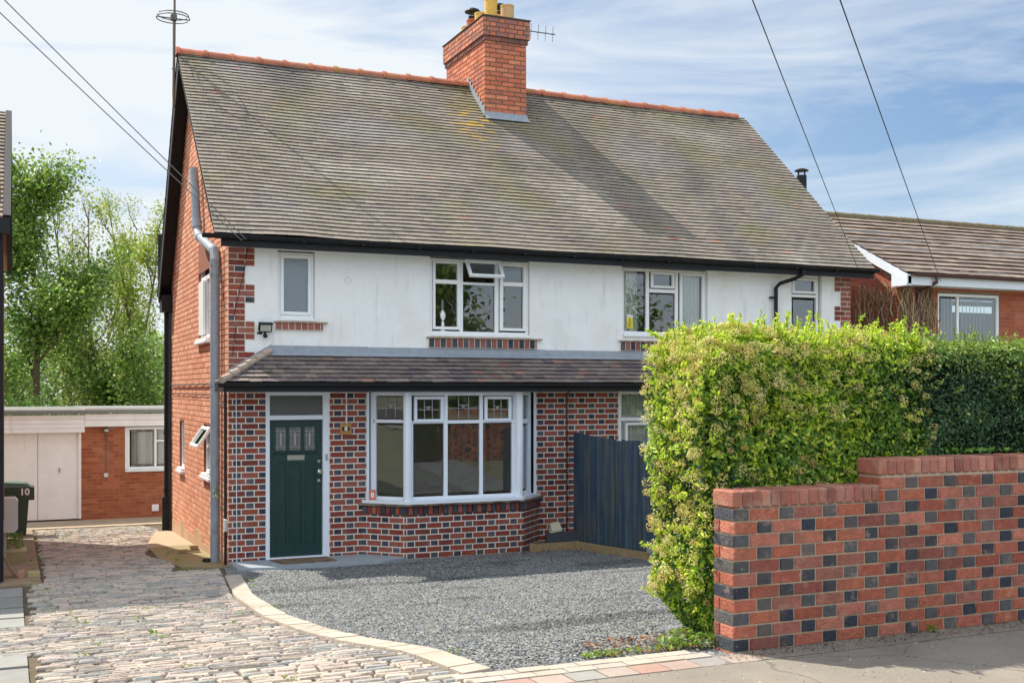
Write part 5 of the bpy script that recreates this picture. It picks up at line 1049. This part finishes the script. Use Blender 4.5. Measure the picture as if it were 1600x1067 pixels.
q = MB(); q.box((-2.90, 1.4, -.15), (-2.855, 1.46, .4), lin(170, 160, 150)); q.build('post', M_plain, t); rebase(t, (-2.85, 1.5, -.12))
# wheelie bin
t = thing('wheelie_bin', 'dark green wheelie bin painted with a white number 10', 'bin')
by, bz, bx0, bx1 = 6.6, G(6.6)+.01, -2.90, -2.50; gc = lin(52, 74, 58)
q = MB()
def frus(q, x0, x1, y0, y1, z0, X0, X1, Y0, Y1, z1, c): q.mesh([(x0, y0, z0), (x1, y0, z0), (x1, y1, z0), (x0, y1, z0), (X0, Y0, z1), (X1, Y0, z1), (X1, Y1, z1), (X0, Y1, z1)], [(3, 2, 1, 0), (4, 5, 6, 7), (0, 1, 5, 4), (1, 2, 6, 5), (2, 3, 7, 6), (3, 0, 4, 7)], c)
frus(q, -2.98, -2.56, by+.04, by+.44, bz+.02, -3.06, -2.50, by, by+.50, bz+.86, gc); frus(q, -3.08, -2.485, by-.012, by+.51, bz+.82, -3.08, -2.48, by-.015, by+.515, bz+.90, gc); q.build('body', mat('bin_green', lin(50, 74, 58), .5, var=.1, vscale=8), t)
q = MB(); gl_ = lin(60, 86, 70); q.mesh([(-3.10, by-.03, bz+.90), (-2.47, by-.03, bz+.90), (-2.47, by+.53, bz+.90), (-3.10, by+.53, bz+.90), (-3.06, by+.0, bz+1.0), (-2.56, by+.0, bz+.965), (-2.56, by+.5, bz+.965), (-3.06, by+.5, bz+1.0)], [(4, 5, 6, 7), (0, 1, 5, 4), (1, 2, 6, 5), (2, 3, 7, 6), (3, 0, 4, 7)], gl_); q.build('lid', mat('bin_lid', lin(72, 100, 84), .5), t)
q = MB(); q.mesh([(-2.82, by-.022, bz+.90), (-2.42, by-.022, bz+.90), (-2.42, by-.022, bz+.66), (-2.62, by-.022, bz+.66), (-2.68, by-.022, bz+.72), (-2.82, by-.016, bz+.90)], [(0, 1, 2, 3, 4)], gc); q.box((-2.52, by-.02, bz+.66), (-2.42, by+.45, bz+.90), gc); q.build('handle_skirt', mat('bin_skirt', lin(54, 70, 54), .5), t)
textmesh('10', .17, TX(-2.585, by-.026, bz+.81), M_white, 'number', t)
q = MB(); q.tube([(-3.0, by-.02, bz+.1), (-3.0, by+.03, bz+.1)], .1, 16, (.02, .02, .02)); q.build('wheel', M_wire, t); q = MB(); q.tube([(-3.0, by+.42, bz+.1), (-3.0, by+.47, bz+.1)], .1, 16, (.02, .02, .02)); q.build('wheel', M_wire, t); rebase(t, (-2.75, by+.25, bz))
# planter, blocks, plank, brick offcuts
t = thing('planter_trough', 'shallow cream stone trough with grassy plants beside the drainpipe', 'planter')
z = G(2.0)+.008; q = MB(); frus(q, -2.93, -2.63, 1.88, 2.2, z, -2.95, -2.60, 1.85, 2.23, z+.17, lin(176, 162, 120)); q.box((-2.96, 1.84, z+.17), (-2.59, 2.24, z+.195), lin(190, 176, 134)); q.build('trough', M_conc, t); rebase(t, (-2.78, 2.0, z))
P = np.stack([rng.uniform(-2.93, -2.64, 260), rng.uniform(1.9, 2.2, 260), z+.2+rng.random(260)*.22], 1); V, F = leaves(P, np.tile([0, -.6, .3], (260, 1)), .075, rand=.6, aspect=.2); tag(np_mesh('trough_plants', V, F, np.repeat(crand([lin(110, 140, 60), lin(140, 160, 80)], 260), 2, 0), M_leaf), 'thin grassy plants growing in the cream trough', 'plant')
q = MB(); A = Matrix.Translation((-2.86, -.2, .02)) @ Matrix.Rotation(math.radians(24), 4, 'Y'); q.box((-.02, 0, 0), (.02, .10, .30), lin(196, 164, 116), M=Matrix.Translation((-2.74, .1, G(0)+.01)) @ Matrix.Rotation(math.radians(-28), 4, 'Y'), bev=.004); tag(q.build('leaning_plank', M_wood), 'short timber offcut leaning against the drainpipe foot at the left edge', 'plank')
q = MB(); q.box((-2.60, .0, G(.1)-.0), (-2.44, .14, G(.1)+.085), lin(180, 168, 120), bev=.012); tag(q.build('stone_block', M_conc), 'yellowish stone block on the slabs near the left drainpipe', 'block')
q = MB(); q.box((-2.71, -.05, G(.0)-.0), (-2.63, .12, G(.0)+.10), lin(190, 140, 124), bev=.006); tag(q.build('pink_brick', M_conc), 'single pink brick standing by the leaning timber offcut', 'brick')
t = thing('timber_offcuts', 'two stacked timber offcuts on the mossy concrete beside the gable', 'timber')
q = MB(); q.box((-.42, 2.0, G(2)+.02), (-.10, 2.12, G(2)+.05), lin(150, 126, 90), Matrix.Rotation(0, 4, 'Z')); q.build('offcut', M_wood, t); q = MB(); q.box((-.24, 2.02, G(2)+.052), (-.12, 2.14, G(2)+.11), lin(176, 140, 100)); q.build('offcut', M_wood, t); rebase(t, (-.2, 2.05, G(2)+.02))
q = MB(); rr_ = [(-.16, .58), (-.27, .62), (-.22, .70), (-.13, .70)]
q.lathe((-.19, .66, G(.6)+.005), [(.07, 0), (.075, .02), (.05, .045), (.02, .05)], 9); tag(q.build('drain_cover', M_black), 'crumpled black rag at the foot of the grey pipe', 'rag')

# ---------------------------------------------------------------- right neighbour
t = thing('brick_bungalow', 'brick house at the right with brown concrete tiles and white barge board', 'house')
BX = 12.27; BY0 = .15; BF_ = Wall((BX, BY0, 0), (1, 0), (0, -1)); BS = Wall((BX, BY0, 0), (0, 1), (-1, 0)); bw = (.94, 2.52, 2.9, 4.26)
bc = lambda w_, k, s, z: jit(random.choice([lin(176, 92, 66), lin(164, 82, 58), lin(184, 102, 76)]), .09)
q = MB(); bricks(q, BF_, 9.5, -.05, 4.42, .075, redf=bc, headf=bc, holes=[bw], bond='stretcher', proud=.003, S=.215, j=.01); bricks(q, BS, 5.6, -.05, 5.6, .075, redf=bc, headf=bc, bond='stretcher', proud=.003, S=.215, j=.01, clip=lambda z, lo, hi: (lo, hi) if z < 4.4 else (max(lo, (z-4.4)/.56), min(hi, 5.6-(z-4.4)/.56))); q.build('brick_wall', M_sidebrick, t)
q = MB(); backing(q, BF_, 0, 9.5, -.3, 4.45, [bw]); backing(q, BS, .21, 5.6, -.3, 4.45, [], gable=[(.0, 0, 4.45), (5.6, 0, 4.45), (2.8, 0, 5.98)]); q.box((BX, 5.76, -.3), (21.8, 5.9, 4.4)); q.box((21.7, .4, -.3), (21.8, 5.7, 4.4)); q.build('mortar', M_mortar2, t)
q = MB(); ra = Vector((BX-.12, BY0-.32, 4.55)); d = Vector((0, 3.02, 1.52)); Ln = d.length; d.normalize(); nn_ = Vector((0, -d.z, d.y)); bt = lambda x, s: jit(random.choice([lin(132, 116, 106), lin(122, 106, 98), lin(142, 126, 114)]), .09)
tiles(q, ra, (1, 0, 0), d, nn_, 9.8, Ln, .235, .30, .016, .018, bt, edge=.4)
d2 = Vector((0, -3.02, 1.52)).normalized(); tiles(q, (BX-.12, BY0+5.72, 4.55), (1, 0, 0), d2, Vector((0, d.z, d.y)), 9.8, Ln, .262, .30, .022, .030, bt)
rb = q.build('roof', mat('concrete_tile', attr=True, rough=.95, var=.25, vscale=8, bump=.5, bscale=40, dirt=[(lin(104, 98, 80), 3, .5, .66, .4), (lin(180, 168, 150), 20, .64, .72, .4)]), t)
q = MB(); x = BX-.12
while x < BX+9.6: q.tube([(x, BY0+2.70, 6.03), (x+.43, BY0+2.70, 6.03)], [.125, .115], 12, jit(lin(118, 104, 84), .12)); x += .44
q.build('ridge_tiles', mat('ridge_mossy', lin(116, 104, 78), .95, var=.35, vscale=12, bump=.8, bscale=20), rb)
q = MB(); a, b = Vector((0, BY0-.34, 4.53)), Vector((0, BY0+2.70, 6.05)); c_ = Vector((0, BY0+5.74, 4.53))
for (p, r_) in ((a, b), (b, c_)): q.mesh([(BX-.13, p.y, p.z), (BX-.13, r_.y, r_.z), (BX-.13, r_.y, r_.z-.17), (BX-.13, p.y, p.z-.17), (BX-.10, p.y, p.z), (BX-.10, r_.y, r_.z), (BX-.10, r_.y, r_.z-.17), (BX-.10, p.y, p.z-.17)], [(0, 1, 2, 3), (7, 6, 5, 4), (3, 2, 6, 7), (0, 3, 7, 4)])
q.mesh([(BX-.129, BY0-.335, 4.335), (BX-.129, BY0+.06, 4.335), (BX-.129, BY0+.06, 4.60), (BX-.129, BY0-.335, 4.42)], [(0, 1, 2, 3)]); q.box((BX-.128, BY0-.33, 4.325), (BX-.0, BY0+.06, 4.335)); q.box((BX-.10, BY0-.335, 4.36), (BX-.02, BY0-.01, 4.50)); q.box((BX-.10, BY0-.335, 4.36), (BX+9.6, BY0-.31, 4.53)); q.box((BX-.10, BY0-.335, 4.34), (BX+9.6, BY0, 4.36)); q.build('barge_board', M_wframe, t)
q = MB(); gutter(q, BX-.05, BX+9.6, BY0-.40, 4.545, .055); q.tube([(BX+.52, BY0-.40, 4.52), (BX+.52, BY0-.40, 4.40), (BX+.42, BY0-.05, 4.25), (BX+.42, BY0-.05, 2.5)], .036, 8); q.build('gutter', mat('brown_plastic', lin(86, 56, 52), .5, var=.2), t)
window(t, BF_, .94, 2.52, 2.9, 4.25, n=-.02, fw=.06, lights=[(1.06, 1.42, 3.0, 4.15, 0), (1.54, 2.44, 3.0, 4.17, 0)], vfr=[(1.44, 1.50, 2.96, 4.19)])
q = MB()
for k in range(15): x = BX+1.06+k*.093; A = Matrix.Translation((x, BY0+.24, 0)) @ Matrix.Rotation(math.radians(38), 4, 'Z'); q.box((-.045, -.001, 2.9), (.045, .001, 4.25), lin(190, 196, 190), A)
q.build('vertical_blind', M_plain, t); q = MB(); q.box((BX+.9, BY0+1.3, 2.0), (BX+2.6, BY0+1.35, 4.4), (.25, .25, .25)); q.build('interior', M_plain, t)
q = MB(); q.tube([(13.85, 5.0, 4.5), (13.85, 5.0, 7.35)], .115, 14); q.lathe((13.85, 5.0, 7.45), [(.16, 0), (.165, .015), (.10, .05), (.01, .07)], 14)
for k in range(4): a = k*math.pi/2; q.tube([(13.85+.1*math.cos(a), 5+.1*math.sin(a), 7.3), (13.85+.1*math.cos(a), 5+.1*math.sin(a), 7.47)], .01, 5)
q.build('flue', M_black, t); rebase(t, (16, 3, -.2))
yagi('tv_aerial', (14.55, 6.2, 5.0), 2.15, .55, 4, .11, 'tiny distant aerial just right of the black flue above the roof verge', d=(1, .2, 0))
# dead climber on the bungalow wall
q = MB()
for k in range(700):
    if random.random() < .62: s_ = random.uniform(.1, 3.4); W_ = BS; off = .02
    else: s_ = random.uniform(-.02, .82); W_ = BF_; off = .02
    z = random.uniform(1.4, 3.9); p = W_.p(s_, off+random.random()*.05, z); pts = [p]
    for i in range(5): s_ += random.gauss(0, .05); z = min(z+random.uniform(.08, .22), 4.32 if W_ is BF_ else 4.45); pts.append(W_.p(s_, off+random.random()*.07, z))
    q.tube(pts, random.uniform(.005, .014), 4, jit(random.choice([lin(150, 128, 100), lin(120, 96, 74), lin(176, 154, 124)]), .15), cap=False)
tag(q.build('dead_climber', mat('dry_stem', attr=True, rough=1)), 'leafless brown climber stems covering the corner of the right hand brick wall', 'climber')

# ---------------------------------------------------------------- trees
def tree(name, lab, x, y, h, spread, trunk, leafn, lsize, pal, base_h=.12, gap=.5, upright=.5, lean=0, seed=1, stems=1, group='trees behind the garage'):
    r = random.Random(seed); t = thing(name, lab, 'tree', group); z0 = G(y)-.3; q = MB(); tips = []
    def grow(p, d, L, rad, lev):
        n_ = 5; pts = [p]; dd = d.copy()
        for i in range(n_):
            dd = (dd+Vector((r.gauss(0, .10), r.gauss(0, .10), .05*upright))).normalized(); pts.append(pts[-1]+dd*L/n_)
        q.tube(pts, [rad*(1-(.88 if lev == 0 else .6)*i/n_) for i in range(n_+1)], 6 if lev < 2 else 4, cap=False)
        if lev >= 3: tips.extend(pts[1:]); return
        if lev >= 1: tips.extend(pts[2:])
        if lev == 0: tips.extend([p_.lerp(pts[-1], .5) for p_ in pts[-2:]]*2)
        k = {0: 11, 1: 6, 2: 4}[lev]
        for i in range(k):
            f = (base_h+(1-base_h)*(i+r.random())/k) if lev == 0 else (.25+.75*(i+r.random())/k); idx = min(int(f*n_), n_-1); a = pts[idx].lerp(pts[idx+1], f*n_-idx)
            th = r.uniform(0, 6.28); out = Vector((math.cos(th), math.sin(th), 0)); nd = (out*(1-upright*.55)+Vector((0, 0, .25+upright*.8))).normalized()
            grow(a, nd, (spread*(1.15-.65*f) if lev == 0 else L*.55)*r.uniform(.7, 1.2), rad*.42*(1.1-f*.5), lev+1)
    for s_ in range(stems):
        a = Vector((x+r.uniform(-.5, .5)*(stems > 1), y+r.uniform(-.5, .5)*(stems > 1), z0)); grow(a, Vector((lean+r.gauss(0, .05)*(stems), r.gauss(0, .05), 1)).normalized(), h*.86*r.uniform(.82, 1)+0, trunk, 0)
    q.build('trunk', M_bark, t)
    T = np.array([list(p) for p in tips]); dens = np.array([noise.noise(Vector((p[0]*.35, p[1]*.35, p[2]*.35+seed))) for p in T]); wg = np.clip(.55+dens*1.6, .03 if gap > .3 else .25, 1.3); wg /= wg.sum()
    i = rng.choice(len(T), leafn, p=wg); P = T[i]+rng.normal(size=(leafn, 3))*lsize*2.2; V, F = leaves(P, np.tile([0, 0, 1.], (leafn, 1))+rng.normal(size=(leafn, 3))*.3, lsize, rand=.6, aspect=.75)
    np_mesh('crown', V, F, np.repeat(crand(pal, leafn, .22), 2, 0), M_leaf, t); rebase(t, (x, y, z0)); return t
mp_ = [lin(128, 162, 70), lin(104, 142, 60), lin(156, 184, 84), lin(80, 118, 52), lin(168, 190, 92)]; yl = [lin(172, 180, 92), lin(150, 160, 84), lin(186, 190, 116)]
tree('sycamore_tree', 'largest dense green tree rising at the left above the garage doors', -2.1, 22, 12.3, 3.1, .15, 34000, .13, mp_, seed=3, gap=.5, upright=.45)
tree('sycamore_tree', 'bushy lower green tree with broad leaves above the middle of the garage', -.3, 23.5, 9.4, 2.2, .09, 13000, .13, mp_, seed=8, gap=.5, upright=.5)
tree('ash_tree', 'thin half-leafed tree with pale yellow leaves between the two green trees', -.75, 28, 13.2, 1.5, .10, 6000, .10, yl, seed=5, upright=.85, stems=3)
tree('ash_tree', 'tall sparse yellow-green tree closest to the house gable', 1.55, 27, 12.4, 1.5, .10, 9000, .11, [lin(186, 190, 72), lin(160, 180, 70), lin(140, 166, 66)], seed=12, upright=.82, stems=3)
tree('ash_tree', 'slender almost bare grey-stemmed tree just left of the yellow-green one', .6, 30, 12.8, 1.4, .09, 4500, .10, yl, seed=17, upright=.88, stems=3)
tree('ash_tree', 'shorter green-leafed sapling in front of the yellow-green tree', 1.1, 22, 5.9, 1.3, .06, 4200, .12, mp_, seed=23, upright=.6)
n = 26000; X_ = rng.uniform(-9, 12, n); hh_ = np.array([5.2+1.6*noise.noise(Vector((x*.35, 2, 0)))+.8*noise.noise(Vector((x*1.2, 5, 0))) for x in X_]); P = np.stack([X_, 44+rng.normal(size=n)*1.5, -.8+hh_*rng.random(n)**.7], 1); V, F = leaves(P, np.tile([0, -.4, .6], (n, 1)), .26, rand=.8, aspect=.7)
tag(np_mesh('distant_woodland', V, F, np.repeat(crand([lin(150, 180, 100), lin(130, 165, 90), lin(170, 190, 120)], n), 2, 0), M_leaf), 'pale distant woodland seen low between the trees behind the garage', 'woodland', kind='stuff')
def shrub(name, lab, x, y, rx, rz, n, ls, pal, flowers=0):
    t = thing(name, lab, 'shrub', 'shrubs behind the garage'); z0 = G(y); u = rng.normal(size=(n, 3)); u /= np.linalg.norm(u, axis=1)[:, None]; u[:, 2] = np.abs(u[:, 2]); b = vnoise(u*2, 1.3, x)
    P = np.array([x, y, z0])+u*np.array([rx, rx*.7, rz])*((.72+.35*b)*rng.random(n)**.25)[:, None]; V, F = leaves(P, u, ls, rand=.8, aspect=.6); C = crand(pal, n)
    if flowers: s_ = rng.random(n) < flowers; C[s_] = crand([lin(230, 230, 215)], int(s_.sum()), .08)
    np_mesh('foliage', V, F, np.repeat(C, 2, 0), M_leaf, t); q = MB()
    for k in range(7): a = random.uniform(0, 6.28); q.tube([(x, y, z0-.1), (x+.3*rx*math.cos(a), y+.3*rx*math.sin(a), z0+rz*.4), (x+.6*rx*math.cos(a), y+.5*rx*math.sin(a), z0+rz*.75)], [.05, .03, .01], 5)
    q.build('stem', M_bark, t); rebase(t, (x, y, z0))
shrub('hawthorn_shrub', 'pale shrub with white blossom above the right end of the garage roof', .5, 18.5, 1.7, 3.1, 9000, .07, [lin(150, 160, 84), lin(120, 140, 70), lin(170, 176, 110)], .16)
shrub('hawthorn_shrub', 'pale shrub with sparse white blossom above the middle of the garage roof', -1.1, 19, 1.6, 2.9, 8000, .07, [lin(130, 150, 76), lin(110, 132, 64)], .10)
shrub('hawthorn_shrub', 'dark green shrub above the garage doors at the left', -2.7, 18.5, 2.0, 3.2, 8000, .09, [lin(96, 140, 60), lin(116, 156, 70)])
# across the road, seen only in the window glass
tree('street_tree', 'leafy tree across the road behind the viewer', 14, -31, 9, 3, .2, 9000, .3, mp_, seed=31, gap=.1, upright=.4, group='trees across the road')
tree('street_tree', 'leafy tree across the road behind the viewer', 24, -33, 8, 3, .2, 9000, .3, mp_, seed=32, gap=.1, upright=.4, group='trees across the road')
n = 16000; P = np.stack([rng.uniform(-25, 45, n), -26+rng.normal(size=n)*.25, .7+1.9*rng.random(n)], 1); V, F = leaves(P, np.tile([0, 1., .3], (n, 1)), .34, rand=.6, aspect=.7); tag(np_mesh('roadside_hedge', V, F, np.repeat(crand(g_old+mp_, n), 2, 0), M_leaf), 'long green hedge across the road behind the viewer', 'hedge')
